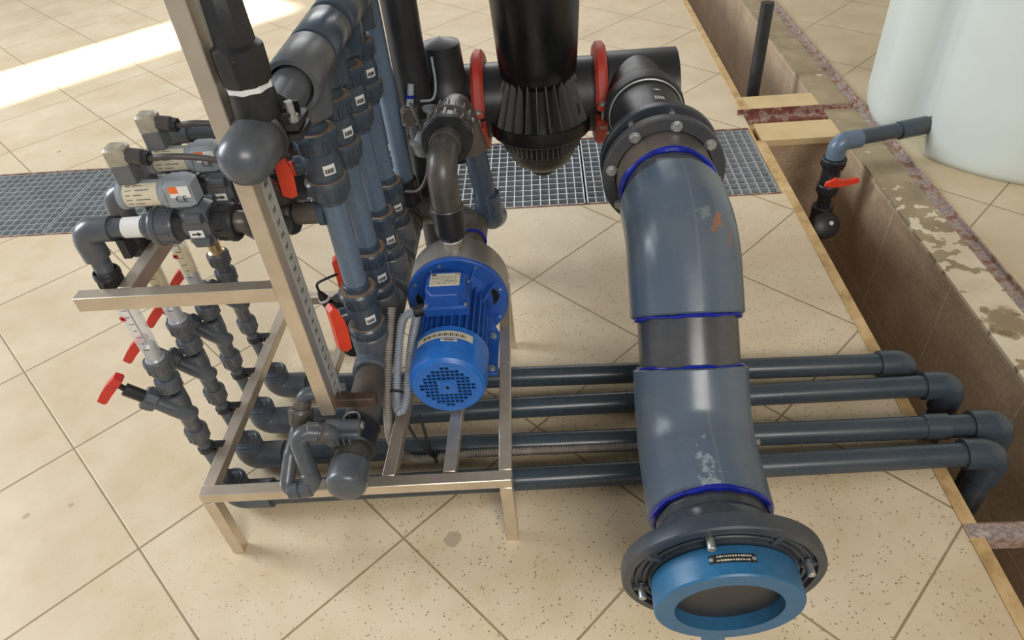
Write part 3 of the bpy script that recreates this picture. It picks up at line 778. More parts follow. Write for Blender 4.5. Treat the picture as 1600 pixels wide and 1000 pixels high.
# ================================================================== LOWER MANIFOLD
NX, NZ = .590, .300
VY = [-.32, -.17, -.01, .145]
t = Thing('manifold_pipe', 'lower grey-brown manifold pipe with domed end cap over the front rail and four tees', 'pipe', (NX, -.1, NZ))
g = G(); g.cyl((NX, -.665, NZ - .004), (NX, .30, NZ), .0365, 36)
t.part('straight_pipe', g, DUSTY)
g = G(); g.lathe((NX, -.640, NZ - .004), (0, -1, 0), [(0, .036), (0, .0395), (.002, .0410), (.048, .0410), (.055, .0395), (.061, .035), (.065, .027), (.068, .015), (.069, 0)], 40)
t.part('end_cap', g, PVCG, label='domed grey end cap')
for y in VY:
    g = G(); g.lathe((NX, y - .066, NZ), (0, 1, 0), [(0, .036), (0, .043), (.003, .045), (.129, .045), (.132, .043), (.132, .036)], 36)
    g.lathe((NX, y, NZ), (0, 0, 1), [(0, .044), (.075, .044), (.078, .042), (.078, .033), (.06, .030)], 36)
    t.part('tee', g, PVCT)
g = G(); g.tube(bend([(NX, .24, NZ), (NX, .33, NZ), (NX + .085, .315, NZ)], .05, 10), .044, 32); t.part('elbow', g, DUSTY)
g = G(); g.torus((NX, .25, NZ), (0, 1, 0), .040, .007, 36, 8); t.part('seal_ring', g, BLACK)
# saddle clamp on it
def saddle(name, x, y, z, R, label, up=False):
    t = Thing(name, label, 'clamp', (x, y, z))
    L = .075
    g = G(); g.lathe((x, y - L / 2, z), (0, 1, 0), [(0, R), (0, R + .006), (.004, R + .011), (.010, R + .008), (L - .010, R + .008), (L - .004, R + .011), (L, R + .006), (L, R), (0, R)], 40)
    t.part('ring', g, BLACK)
    for s in (-1, 1):
        g = G(); g.box((x + s * (R + .018), y, z + .010), (.022, L * .8, .012), bev=.002); g.box((x + s * (R + .018), y, z - .006), (.022, L * .8, .012), bev=.002)
        for q in (-.3, 0, .3): g.box((x + s * (R + .012), y + q * L, z + .02), (.016, .003, .02))
        t.part('lug', g, BLACK)
    for s in (-1, 1):
        for q in (-.22,):
            g = G(); px, py = x + s * (R + .020), y + q * L
            g.lathe((px, py, z + .016), (0, 0, 1), [(0, 0), (0, .0095), (.009, .0095), (.009, 0)], 6); g.cyl((px, py, z + .024), (px, py, z + .046), .0062, 14)
            t.part('bolt', g, ZINC)
    return t
# lower clamp: its bolt barrel lies across on top
t = Thing('saddle_clamp', 'black saddle clamp with nut and bolt round the lower manifold', 'clamp', (NX, -.575, NZ))
R = .0365; y0 = -.575; L = .066
g = G(); g.lathe((NX, y0 - L / 2, NZ), (0, 1, 0), [(0, R), (0, R + .007), (.004, R + .010), (.010, R + .007), (L - .010, R + .007), (L - .004, R + .010), (L, R + .007), (L, R), (0, R)], 40); t.part('ring', g, BLACK)
g = G(); g.cyl((NX - .046, y0 - .012, NZ + .058), (NX + .026, y0 - .014, NZ + .058), .013, 20, .001); g.box((NX - .006, y0 - .018, NZ + .044), (.060, .034, .018), bev=.003)
for q in (-.012, 0, .012): g.box((NX - .006 + q, y0 - .034, NZ + .044), (.004, .030, .014))
t.part('bolt_barrel', g, PVCG)
g = G(); g.cyl((NX + .026, y0 - .014, NZ + .058), (NX + .031, y0 - .014, NZ + .058), .0085, 16, .001); g.lathe((NX - .062, y0 - .012, NZ + .058), (1, 0, 0), [(0, 0), (0, .006), (.016, .0065), (.018, .009), (.026, .009), (.026, 0)], 6); t.part('bolt', g, ZINC)
g = G(); g.torus((NX - .004, y0 + .02, NZ + .043), (0, 0, 1), .016, .003, 24, 6); t.part('seal_ring', g, GREYP)

# drain loop off the saddle
t = Thing('drain_loop', 'small grey drain pipe loop with four elbows over the front left rail', 'pipe', (.50, -.60, .2))
za = .385
g = G(); g.tube(bend([(NX - .035, -.600, NZ + .030), (.560, -.606, za - .03), (.492, -.620, za), (.506, -.655, .262)], .022, 10), .0178, 24); t.part('elbow_pipe', g, PVCG)
g = G(); g.cyl((.512, -.6165, za - .009), (.533, -.612, za - .018), .0205, 24, .001); t.part('sleeve', g, PVCG)
g = G(); g.cyl((.533, -.612, za - .018), (NX - .032, -.603, za - .036), .0200, 8, .001); t.part('hex_sleeve', g, DUSTY)
g = G(); g.tube(bend([(.504, -.650, .285), (.509, -.662, .254), (.448, -.668, .250), (.458, -.610, .300), (.464, -.560, .318)], .018, 8), .0150, 24); t.part('lower_pipe', g, PVCG)
for p, q in (((.5035, -.649, .290), (.5065, -.656, .268)), ((.503, -.6630, .2535), (.480, -.6655, .252)), ((.478, -.6655, .252), (.456, -.667, .2505))):
    g = G(); g.cyl(p, q, .0185, 24, .002); t.part('sleeve', g, PVCG)
g = G(); union(g, (.474, -.530, .352), (-.1, -.5, -.75), .036, .026, .016); g.cyl((.474, -.530, .352), (.482, -.520, .366), .018, 20); t.part('union_nut', g, DUSTY)
g = G(); g.tube(bend([(.464, -.560, .318), (.468, -.548, .330), (.474, -.530, .352), (.484, -.515, .378), (.57, -.500, .372)], .015, 6), .0145, 20); t.part('upper_pipe', g, PVCG)

# ================================================================== UPRIGHT PIPES WITH BALL VALVES
UZ = .985
def ball_valve(x, y, z, label, hy=-.5, body=PVC, sticker_dx=0.0, hs=1.0, handle=True):
    """vertical ball valve, centre z"""
    t = Thing('ball_valve', label, 'valve', (x, y, z), 'ball valves on the upright pipes')
    g = G(); g.lathe((x, y, z - .040), (0, 0, 1), [(0, .0), (0, .033), (.020, .036), (.028, .0375), (.052, .0375), (.060, .036), (.080, .033), (.080, 0)], 32)
    g.cyl((x - .020, y, z), (x - .052, y + hy * .02, z), .018, 20, .002)
    t.part('valve_body', g, body)
    for s in (-1, 1):
        g = G(); union(g, (x, y, z + s * .068), (0, 0, -1) if s > 0 else (0, 0, -1), .040, .0425, .026) if s > 0 else union(g, (x, y, z - .030), (0, 0, -1), .040, .0425, .026)
        t.part('union_nut', g, body)
    for zz_ in (z + .0682, z - .0298):
        g = G(); g.lathe((x, y, zz_), (0, 0, 1), [(0, .029), (0, .0395), (.0008, .0395), (.0008, .029), (0, .029)], 30); t.part('nut_rim', g, DUST, label='dusty brown rim')
    for s in (-1, 1):
        g = G(); g.cyl((x, y, z + s * .062), (x, y, z + s * .084), .0285, 28, .001); t.part('end_connector', g, body)
    # white barcode sticker
    a0 = -PI / 2 + .30 + sticker_dx; rr = .0380; A = []; B = []
    for q in range(5):
        a = a0 + .62 * q / 4; A.append(Vector((x + rr * math.cos(a), y + rr * math.sin(a), z - .011))); B.append(Vector((x + rr * math.cos(a), y + rr * math.sin(a), z + .009)))
    g = G(); g.v = A + B
    for q in range(4): g.f.append((q, q + 1, 6 + q, 5 + q))
    st = t.part('sticker', g, WHITE, label='white barcode sticker')
    g = G(); rr += .0005
    for q in range(9):
        a = a0 + .10 + .42 * q / 8; p = Vector((x + rr * math.cos(a), y + rr * math.sin(a), z - .003)); g.box(p, (.0011 if q % 3 else .0019, .0003, .009), (-math.sin(a), math.cos(a), 0), (math.cos(a), math.sin(a), 0))
    t.part('barcode', g, INK, st)
    if handle:
        hx = x - .066
        dirn = Vector((-1, hy, 0)).normalized(); c = Vector((x, y, z)) + dirn * .056
        g = G(); _, u, v = frame_of(dirn)
        g.cyl(c - dirn * .004, c + dirn * .008, .015, 18, .002)
        side = dirn.cross(Vector((0, 0, 1))).normalized()
        g.prism(c + dirn * .004 - side * .012, (0, 0, 1), dirn, [(a_ * hs, b_) for a_, b_ in [(-.052, .0), (-.030, -.002), (0, -.004), (.028, -.002), (.066, .006), (.072, .014), (.064, .024), (.018, .024), (-.044, .026), (-.056, .012)]], .024)
        t.part('handle', g, REDO, label='orange red lever handle')
    return t
VX = [.590, .588, .585, .582]
# upright pipes
upl = ['upright blue-grey pipe nearest the front, right of the post', 'upright blue-grey pipe second from the front', 'upright blue-grey pipe third from the front', 'upright blue-grey pipe fourth from the front']
zl_c, zu_c = .437, .810
for k in range(4):
    x, y = VX[k], VY[k]
    g = G(); g.cyl((x, y, zl_c + .066), (x, y, zu_c - .066), .0250, 32)
    single('upright_pipe', g, PVCL, upl[k], 'pipe', (x, y, zl_c), 'upright blue-grey pipes between the manifolds')
    ball_valve(x, y, zl_c, ['lower ball valve on the front upright pipe, broad orange red handle', 'lower ball valve on the second upright pipe, tilted white sticker', 'lower ball valve on the third upright pipe from the front', 'lower ball valve on the fourth upright pipe, below the pump outlet elbow'][k], [-.75, -.15, .1, .1][k], PVC, [0, .12, .1, .1][k])
    ball_valve(x, y, zu_c, ['upper ball valve on the front upright pipe, just right of the big end cap', 'upper ball valve on the second upright pipe, upright white sticker', 'upper ball valve on the third upright pipe, sticker near the top edge', 'upper ball valve on the fourth upright pipe'][k], [-.35, .2, .2, .2][k], PVC, [0, .25, .2, .2][k], .74)
# fifth upright and the thick black one
t = Thing('upright_pipe', 'fifth upright pipe, light blue-grey with a black coupling at its foot', 'pipe', (.598, .30, .34))
t.part('straight_pipe', G().cyl((.598, .30, .40), (.590, .30, 1.3), .0255, 32), PVCL)
t.part('coupling', G().cyl((.598, .30, .345), (.598, .30, .425), .033, 32, .003), BLACK)
g = G(); g.cyl((.655, .37, .0), (.655, .37, 1.4), .047, 36); single('upright_pipe', g, BLACK, 'thick black upright pipe behind the fifth upright pipe', 'pipe', (.655, .37, 0))
# side branches towards the solenoids
for k in range(4):
    y = VY[k]; z = .700
    t = Thing('branch_pipe', ['dusty branch pipe with black coupling between the post and the front upright pipe', 'dark branch pipe from the second upright pipe, over the grating', 'dark branch pipe from the third upright pipe', 'dark branch pipe from the fourth upright pipe'][k], 'pipe', (.49, y, z), 'branch pipes left of the upright pipes')
    g = G(); g.cyl((.40, y, z), (VX[k] - .022, y, z), .0225, 28); t.part('straight_pipe', g, DUSTY if k == 0 else PVC)
    g = G(); union(g, (.508, y, z), (-1, 0, 0), .050, .041, .022); t.part('union_nut', g, BLACK)
    g = G(); g.cyl((.40, y, z), (.460, y, z), .032, 28, .002); t.part('end_connector', g, BLACK)
    g = G(); g.cyl((VX[k] - .034, y, z), (VX[k] - .020, y, z), .0265, 28, .002); t.part('collar', g, PVC)

# ================================================================== UPPER MANIFOLD
UX = .598
t = Thing('manifold_pipe', 'upper grey manifold pipe with large round end cap in front of the post top', 'pipe', (UX, -.2, UZ))
g = G(); g.cyl((UX, -.63, UZ), (UX, .9, UZ), .033, 40); t.part('straight_pipe', g, PVCG)
g = G(); g.lathe((UX, -.578, UZ), (0, -1, 0), [(0, .032), (0, .038), (.004, .0395), (.050, .0395), (.068, .037), (.080, .031), (.088, .020), (.092, .009), (.0925, 0)], 48); t.part('end_cap', g, PVCG, label='large domed end cap')
for k in range(4):
    y = VY[k]
    g = G(); g.lathe((UX, y - .068, UZ), (0, 1, 0), [(0, .038), (0, .046), (.003, .0475), (.133, .0475), (.136, .046), (.136, .038)], 36)
    g.lathe((UX, y, UZ), (0, 0, -1), [(0, .046), (.070, .042), (.078, .040), (.078, .0)], 36); g.cyl((VX[k], y, UZ - .07), (VX[k], y, zu_c + .06), .0255, 28)
    t.part('tee', g, PVCG if k == 0 else PVC)
saddle('saddle_clamp', UX, -.540, UZ, .033, 'black saddle clamp with zinc bolts on the upper manifold behind the big end cap')
t = Thing('air_valve', 'black air valve with white collar standing on the upper manifold clamp', 'valve', (UX + .006, -.560, UZ + .034))
zz = UZ + .030
g = G(); g.lathe((UX + .006, -.560, zz), (0, 0, 1), [(0, 0), (0, .033), (.004, .035), (.040, .033), (.042, .030), (.042, 0)], 36); t.part('threaded_socket', g, BLACK)
g = G(); g.lathe((UX + .006, -.560, zz + .041), (0, 0, 1), [(0, 0), (0, .033), (.010, .033), (.010, 0)], 8); t.part('collar', g, WHITE, label='white collar')
g = G(); g.lathe((UX + .006, -.560, zz + .050), (0, 0, 1), [(0, 0), (0, .034), (.016, .036), (.050, .036), (.055, .028), (.12, .026), (.14, .018), (.145, 0)], 10); t.part('valve_body', g, BLACK)

# ================================================================== BLACK SENSOR BEHIND THE POST
sx, sy = .505, -.215
t = Thing('flow_sensor', 'black sensor with white ringed cable plug, between the post and the front red handle', 'sensor', (sx, sy, .227))
g = G(); g.lathe((sx, sy, .227), (0, 0, 1), [(0, 0), (0, .030), (.01, .034), (.10, .034), (.104, .040), (.125, .040), (.13, .034), (.16, .032), (.17, .020), (.17, 0)], 28); t.part('sensor_body', g, BLACK)
g = G(); g.lathe((sx - .028, sy - .01, .375), (-.18, -.1, .9), [(0, 0), (0, .013), (.032, .013), (.034, .010), (.034, 0)], 12); pl = t.part('cable_plug', g, BLACK)
g = G(); g.lathe((sx - .034, sy - .013, .404), (-.18, -.1, .9), [(0, 0), (0, .0145), (.005, .0145), (.005, 0)], 24); t.part('white_ring', g, WHITE, pl)
g = G(); g.lathe((sx - .036, sy - .014, .408), (-.18, -.1, .9), [(0, .012), (.02, .006), (.02, 0)], 20); g.tube(spline([(sx - .040, sy - .016, .425), (sx - .038, sy - .02, .455), (sx - .012, sy - .02, .470), (sx + .02, sy + .01, .465)], 8), .0032, 10); t.part('cable', g, RUBBER)
g = G(); g.cyl((sx + .048, sy - .045, .33), (sx + .052, sy - .045, .42), .017, 20, .002); t.part('side_outlet', g, PVCG)
g = G(); g.tube(spline([(sx - .03, sy - .03, .35), (sx + .0, sy - .045, .31), (sx + .03, sy - .05, .255), (sx + .055, sy - .05, .235), (sx + .09, sy - .045, .26)], 8), .0025, 8); single('cable', g, RUBBER, 'thin black cable looping below the front red handle to the manifold', 'cable', (sx, sy, .25))

# ================================================================== MOTOR PUMP
QX, QZ = .776, .316
t = Thing('pump', 'blue electric motor pump with steel volute, mounted on the steel skid', 'pump', (QX, -.28, .227))
A = (0, 1, 0)
# fan cover
g = G(); fy = -.462
g.lathe((QX, fy + .012, QZ), A, [(.0, .0755), (-.0, .0755), (.006, .0835), (.020, .0875), (.105, .0875), (.108, .0855), (.108, .080), (.02, .081), (.006, .076)], 56)
fc = t.part('fan_cover', g, BLUES)
# perforated end plate (grid of square holes within a circle)
g = G(); n = 14; cs = .0104; barw = .0024; yp = fy + .012
def cell_open(i, j):
    x = (i - (n - 1) / 2) * cs; z = (j - (n - 1) / 2) * cs
    if abs(x) < 2.01 * cs and abs(z) < 2.01 * cs: return False
    return math.hypot(x, z) < cs * 5.62
v0 = []
for i in range(n):
    for j in range(n):
        x = QX + (i - (n - 1) / 2) * cs; z = QZ + (j - (n - 1) / 2) * cs
        if math.hypot(x - QX, z - QZ) > .0700: continue
        if cell_open(i, j):
            g.box((x - cs / 2 + barw / 4, yp, z), (barw / 2, .004, cs)); g.box((x + cs / 2 - barw / 4, yp, z), (barw / 2, .004, cs))
            g.box((x, yp, z - cs / 2 + barw / 4), (cs, .004, barw / 2)); g.box((x, yp, z + cs / 2 - barw / 4), (cs, .004, barw / 2))
        else: g.box((x, yp, z), (cs, .004, cs))
t.part('grille', g, BLUES, fc)
g = G(); g.annulus((QX, yp - .0022, QZ), A, .0640, .0790, .004, 56); t.part('grille_rim', g, BLUES, fc)
g = G(); g.torus((QX, yp - .003, QZ), (0, -1, 0), .0125, .0012, 32, 6, -1.0, 3.6); g.lathe((QX, yp - .0032, QZ), A, [(0, 0), (0, .0185), (.001, .0185), (.001, 0)], 28); t.part('hub_mark', g, BLUES, fc)
g = G(); g.cyl((QX, yp - .0045, QZ), (QX, yp, QZ), .0040, 16); t.part('shaft_hole_shade', g, DARK, fc)  # solid disc, darkness of the hole put into its colour
g = G(); g.cyl((QX, fy + .034, QZ), (QX, fy + .045, QZ), .074, 40); t.part('fan', g, DARK, fc)  # plain disc coloured as the shade behind the grille
# curved sticker with barcode on fan cover
def wrap(a0, a1, y0_, y1_, rr, nn=12):
    g = G(); Aq = [Vector((QX + rr * math.cos(a0 + (a1 - a0) * q / nn), y0_, QZ + rr * math.sin(a0 + (a1 - a0) * q / nn))) for q in range(nn + 1)]
    Bq = [Vector((p.x, y1_, p.z)) for p in Aq]; g.v = Aq + Bq
    for q in range(nn): g.f.append((q, q + 1, nn + 2 + q, nn + 1 + q))
    return g
st = t.part('sticker', wrap(math.radians(48), math.radians(140), -.384, -.362, .0878), CREAM, fc, label='cream barcode sticker')
g = G(); rr = .0881
for q in range(24):
    a = math.radians(60 + 64 * q / 23); g.box((QX + rr * math.cos(a), -.374, QZ + rr * math.sin(a)), (.0010 + .0009 * ((q * 7) % 3), .009, .0004), (-math.sin(a), 0, math.cos(a)), (0, 1, 0))
t.part('barcode', g, INK, fc)
t.part('arrow_label', wrap(math.radians(72), math.radians(96), -.396, -.387, .0879, 6), CREAM, fc)
g = G(); a = math.radians(84); g.box((QX + rr * math.cos(a), -.3915, QZ + rr * math.sin(a)), (.022, .003, .0004), (-math.sin(a), 0, math.cos(a)), (0, 1, 0)); t.part('arrow', g, INK, fc)
# finned stator
g = G(); g.cyl((QX, -.36, QZ), (QX, -.175, QZ), .066, 40)
nf = 30
for q in range(nf):
    a = 2 * PI * q / nf
    d = Vector((math.cos(a), 0, math.sin(a)))
    L_ = .083 - .066
    g.box(Vector((QX, -.268, QZ)) + d * (.064 + L_ / 2), (.184, L_ + .004, .0036), (0, 1, 0), d)
t.part('finned_body', g, BLUE)
# bell flange: disc ring with dark sheets as shaded openings, cone, ribs
g = G(); R1 = .128
g.lathe((QX, -.150, QZ), A, [(0, .084), (0, R1 - .003), (.003, R1), (.012, R1), (.013, R1 - .002), (.013, .084), (0, .084)], 64)
g.lathe((QX, -.176, QZ), A, [(0, .0), (0, .070), (.006, .073), (.026, .088), (.030, .088), (.030, 0)], 48)
t.part('flange', g, BLUE)
for a in (28, 62, 118, 152, -28, 208):
    g = G(); a = math.radians(a); d = Vector((math.cos(a), 0, math.sin(a))); s_ = d.cross(Vector((0, 1, 0)))
    g.prism(Vector((QX, 0, QZ)) - s_ * .002, d, (0, 1, 0), [(.070, -.205), (.078, -.205), (.117, -.150), (.070, -.150)], .004)
    t.part('flange_rib', g, BLUE)
for a in (8, 172):
    aa = math.radians(a); g = G(); A1 = []; B1 = []
    for q in range(9):
        b = aa + math.radians(-20 + 40 * q / 8); A1.append((QX + .090 * math.cos(b), -.1515, QZ + .090 * math.sin(b))); B1.append((QX + (.090 + .017 * math.sin(PI * q / 8) ) * math.cos(b), -.1515, QZ + (.090 + .017 * math.sin(PI * q / 8)) * math.sin(b)))
    g.v = [Vector(p) for p in A1 + B1]
    for q in range(8): g.f.append((q, q + 1, 10 + q, 9 + q))
    t.part('opening_shade', g, DARK, label='dark sheet painted as the shade of a flange opening')  # flat sheet, no hole: shade inside the opening put into its colour
for q in range(8):
    a = math.radians(16 + 45 * q); g = G(); g.lathe((QX + .115 * math.cos(a), -.1535, QZ + .115 * math.sin(a)), A, [(0, 0), (0, .0036), (.004, .0036)], 12); t.part('bolt', g, ZINC)
# volute
g = G(); g.lathe((QX, -.137, QZ + .004), A, [(0, 0), (0, .127), (.004, .1265), (.078, .1265), (.088, .122), (.092, .09), (.092, 0)], 72); t.part('volute', g, HOUS)
g = G(); g.lathe((QX, -.092, QZ + .10), (0, 0, 1), [(0, .023), (.054, .023), (.054, 0)], 8); t.part('outlet_neck', g, HOUS)
# terminal box
bc = Vector((QX - .004, -.252, QZ + .090))
g = G(); g.box(bc, (.105, .100, .030), bev=.005); tb = t.part('terminal_box', g, BLUE)
g = G()
o8 = [(-.030, -.044), (.030, -.044), (.046, -.020), (.046, .028), (.030, .044), (-.030, .044), (-.046, .028), (-.046, -.020)]
r0 = g.ring([bc + Vector((x * 1.06, y * 1.04, .014)) for x, y in o8]); r1 = g.ring([bc + Vector((x, y, .044)) for x, y in o8]); r2 = g.ring([bc + Vector((x * .95, y * .95, .047)) for x, y in o8])
g.bridge(r0, r1); g.bridge(r1, r2); g.f.append(tuple(r2)); t.part('box_lid', g, BLUE, tb)
for sx_ in (-1, 1):
    for sy_ in (-1, 1):
        g = G(); g.cyl(bc + Vector((sx_ * .045, sy_ * .042, .012)), bc + Vector((sx_ * .045, sy_ * .042, .019)), .0045, 14, .001); t.part('screw', g, ZINC, tb)
pz = bc.z + .0475
g = G(); g.box((bc.x - .002, bc.y + .012, pz), (.070, .046, .0012)); npl = t.part('nameplate', g, CREAM, tb)
g = G(); g.box((bc.x - .029, bc.y + .030, pz + .0008), (.011, .006, .0003))
for r_ in range(6):
    x = bc.x - .034; 
    while x < bc.x + .026:
        ww = random.uniform(.003, .011); g.box((x + ww / 2, bc.y + .022 - r_ * .0052, pz + .0008), (ww, .0012, .0003)); x += ww + random.uniform(.0015, .004)
t.part('rating_text', g, INK, tb)
t.part('certification_mark', text_geo('CE', .009, (bc.x + .026, bc.y + .030, pz + .0008), (1, 0, 0), (0, 1, 0)), INK, tb)
g = G(); g.cyl((bc.x - .050, bc.y - .030, bc.z - .002), (bc.x - .078, bc.y - .034, bc.z - .006), .0145, 18, .002); t.part('cable_gland', g, RUBBER, tb)
# feet
for s in (-1, 1):
    g = G(); g.box((QX + s * .080, -.262, .2335), (.040, .150, .009), bev=.001); g.box((QX + s * .064, -.262, .258), (.008, .150, .046)); g.prism((QX + s * .066, -.19, .238), (s, 0, 0), (0, 0, 1), [(0, 0), (.034, 0), (0, .10)], .005 * s)
    t.part('foot', g, BLUE)
    for yy in (-.322, -.205):
        g = G(); g.lathe((QX + s * .085, yy, .238), (0, 0, 1), [(0, 0), (0, .0105), (.002, .0105), (.002, .0075), (.009, .0075), (.009, 0)], 6); t.part('bolt', g, ZINC)

# ---- pump outlet line
t = Thing('outlet_pipe', 'dark outlet pipe arching from the pump up through a ribbed union and down behind', 'pipe', (QX, -.09, .45))
g = G(); g.lathe((QX, -.092, .474), (0, 0, 1), [(0, 0), (0, .0325), (.012, .0365), (.020, .0365)], 10); g.cyl((QX, -.092, .490), (QX, -.092, .560), .0390, 36, .001); t.part('coupling', g, BLACK)
g = G(); g.cyl((QX, -.092, .467), (QX, -.092, .475), .027, 24); t.part('thread_tape', g, WHITE, label='white thread tape')
ez = .672
g = G(); g.tube(bend([(QX, -.092, .555), (QX, -.092, ez), (QX + .006, .03, ez)], .065, 12), .0355, 36); t.part('elbow', g, DUSTY)
g = G(); g.torus((QX, -.092, .560), (0, 0, 1), .0375, .0025, 36, 6); t.part('seal_ring', g, DUSTY)
def big_union(t, o, ax, R):
    o = Vector(o); ax = Vector(ax).normalized()
    g = G(); g.lathe(o, ax, [(0, .034), (0, R * .80), (.002, R * .98), (.006, R), (.010, R), (.011, R * .93), (.050, R * .86), (.052, R * .80), (.052, .034)], 44, mod=None)
    _, u, v = frame_of(ax)
    for k in range(16):
        a = 2 * PI * k / 16; d = u * math.cos(a) + v * math.sin(a); g.box(o + ax * .030 + d * R * .88, (.036, R * .12, .014), ax, ax.cross(d), .001)
    t.part('union_nut', g, DUSTY)
g = G(); g.cyl((QX + .003, -.012, ez), (QX + .006, .02, ez), .0385, 32, .002); t.part('collar', g, DUSTY)
g = G(); g.lathe((QX + .006, .012, ez), (0, 1, 0), [(0, .036), (0, .060), (.004, .062), (.012, .062), (.012, .036)], 44); t.part('dark_face_ring', g, BLACK)
big_union(t, (QX + .006, .022, ez), (0, 1, 0), .063); big_union(t, (QX + .007, .082, ez), (0, 1, 0), .059)
g = G(); g.tube(bend([(QX + .008, .13, ez), (QX + .012, .235, ez), (QX + .045, .235, ez - .14)], .045, 12), .037, 32); t.part('elbow', g, DUSTY)
g = G(); g.cyl((QX + .040, .235, ez - .10), (QX + .062, .235, .36), .031, 32); t.part('straight_pipe', g, PVC)
g = G(); g.tube(bend([(QX + .061, .235, .395), (QX + .066, .235, .315), (QX + .075, .285, .29)], .035, 10), .0385, 32); t.part('elbow', g, PVC)
t = Thing('suction_pipe', 'brown suction pipe with blue cement ring behind the pump housing', 'pipe', (.75, .2, .33))
g = G(); g.tube(bend([(QX + .022, -.048, QZ + .02), (QX + .022, .215, QZ + .0), (.66, .300, NZ)], .06, 10), .033, 32); t.part('straight_pipe', g, DUSTY)
g = G(); g.tube(bend([(QX + .022, .10, QZ + .010), (QX + .022, .215, QZ + .0), (.71, .265, NZ + .01)], .06, 10), .040, 32); t.part('elbow', g, DUSTY)
g = G(); g.torus((QX + .022, .098, QZ + .010), (0, 1, 0), .0385, .0035, 40, 8); t.part('glue_ring', g, GLUE)
g = G(); g.cyl((.585 + .085, .315, NZ), (.72, .285, NZ + .01), .034, 32); t.part('joining_pipe', g, DUSTY)

# ================================================================== CONDUITS AND TIES
def conduit(name, pts, r, mat, label, pitch=.0060, amp=.0016):
    p = spline(pts, 40); d = [0]
    for a, b in zip(p[:-1], p[1:]): d.append(d[-1] + (b - a).length)
    n = int(d[-1] / (pitch / 4)); ts = np.linspace(0, d[-1], n); X = np.array([[*q] for q in p])
    q = [Vector((np.interp(s_, d, X[:, 0]), np.interp(s_, d, X[:, 1]), np.interp(s_, d, X[:, 2]))) for s_ in ts]
    rr = [r + amp * (1 if (i % 4) in (0, 1) else -1) for i in range(n)]
    g = G(); g.tube(q, rr, 14); return single(name, g, mat, label, 'conduit', p[len(p) // 2], angle=70)
gl = bc + Vector((-.078, -.034, -.006))
conduit('corrugated_conduit', [gl, gl + Vector((-.025, -.012, -.010)), (.655, -.325, .345), (.648, -.41, .275), (.660, -.47, .262), (.672, -.43, .268), (.682, -.33, .33), (.690, -.24, .36)], .0095, CONDG, 'light grey corrugated conduit looping down from the terminal box, left of the motor')
conduit('corrugated_conduit', [(.640, -.27, .40), (.632, -.36, .33), (.628, -.44, .26), (.618, -.46, .16), (.628, -.446, .085), (.665, -.452, .068), (.72, -.444, .062), (.82, -.432, .058), (1.0, -.427, .055), (1.22, -.423, .052), (1.5, -.423, .052)], .0088, CONDD, 'long grey corrugated conduit running down and along between the two front floor pipes')
def tie(pts, label):
    g = G(); p = spline(pts, 8); g.tube(p, [.0038] * (len(p) - 3) + [.003, .002, .001], 6); single('cable_tie', g, BLACK, label, 'cable tie', pts[0])
tie([(.704, -.452, .078), (.700, -.445, .13), (.697, -.440, .18), (.694, -.435, .215)], 'upright black cable tie tail sticking up from the floor conduit')
tie([(.700, -.450, .080), (.682, -.442, .105), (.662, -.430, .150), (.652, -.420, .20)], 'curved black cable tie tail leaning left over the floor conduit')
g = G(); g.torus((.712, -.446, .063), (1, .1, 0), .0125, .0035, 20, 6); g.box((.712, -.452, .078), (.010, .010, .009)); single('cable_tie', g, BLACK, 'black cable tie loop fastened round the floor conduit', 'cable tie', (.712, -.446, .063))
g = G(); g.torus((.650, -.418, .272), (-.1, -.8, -.6), .019, .0025, 24, 6); single('cable_tie', g, BLACK, 'black cable tie round the two conduits on the steel rail', 'cable tie', (.65, -.43, .26))

# ================================================================== LARGE FLANGED PIPE
LX = 1.287
def V3(x, y, z): return Vector((x, y, z))
TOPZ, M1Y = .592, -.327
S2 = .399; ph = math.radians(46)
M1 = V3(LX, M1Y, TOPZ); dS = V3(0, -math.cos(ph), -math.sin(ph)); M2 = M1 + dS * S2
pt = math.radians(4); dB = V3(0, -math.cos(pt), -math.sin(pt))
t = Thing('flanged_pipe', 'very large blue-grey pipe with two offset elbows between two bolted flanges', 'pipe', (LX, -.45, .45))
RS, RP = .1135, .1000
g = G(); g.cyl(M1 + dS * .10, M1 + dS * (S2 - .08), RP, 64); t.part('straight_pipe', g, PVCM, label='dark middle pipe')
# upper elbow: socket - bend - socket
def elbow(a, b, c, R, mat, rad):
    pts = bend([a, b, c], rad, 14)
    g = G(); d0 = (pts[1] - pts[0]).normalized(); d1 = (pts[-1] - pts[-2]).normalized()
    rs = [R] * len(pts)
    pts = [pts[0], pts[0] + d0 * .003] + pts[1:-1] + [pts[-1] - d1 * .003, pts[-1]]; rs = [R - .004] + [R] * (len(pts) - 2) + [R - .004]
    g.tube(pts, rs, 72); return g
ua = V3(LX, -.192, TOPZ); ub = M1 + dS * .158
t.part('elbow', elbow(ua, M1, ub, RS, PVCB, .24), PVCB, label='upper elbow with rust stain')
la = M1 + dS * .262; lb = M2 + dB * .180
t.part('elbow', elbow(la, M2, lb, RS, PVCB, .17), PVCB, label='lower elbow with white scuffs')
def glue(c, ax, R, r=.0035): 
    g = G(); ax = Vector(ax).normalized(); _, u, v = frame_of(ax); n = 72; P_ = []
    for k in range(n + 1):
        a = 2 * PI * k / n; P_.append(Vector(c) + (u * math.cos(a) + v * math.sin(a)) * R + ax * (.0012 * math.sin(7 * a) + .0008 * math.sin(17 * a)))
    g.tube(P_, [r * (1 + .3 * math.sin(5 * k / n * 2 * PI)) for k in range(n + 1)], 8); return g
t.part('glue_ring', glue(ub + dS * .003, dS, RP + .0035, .0042), GLUE, label='blue cement bead')
t.part('glue_ring', glue(la - dS * .002, dS, RP + .003, .003), GLUE, label='blue cement bead')
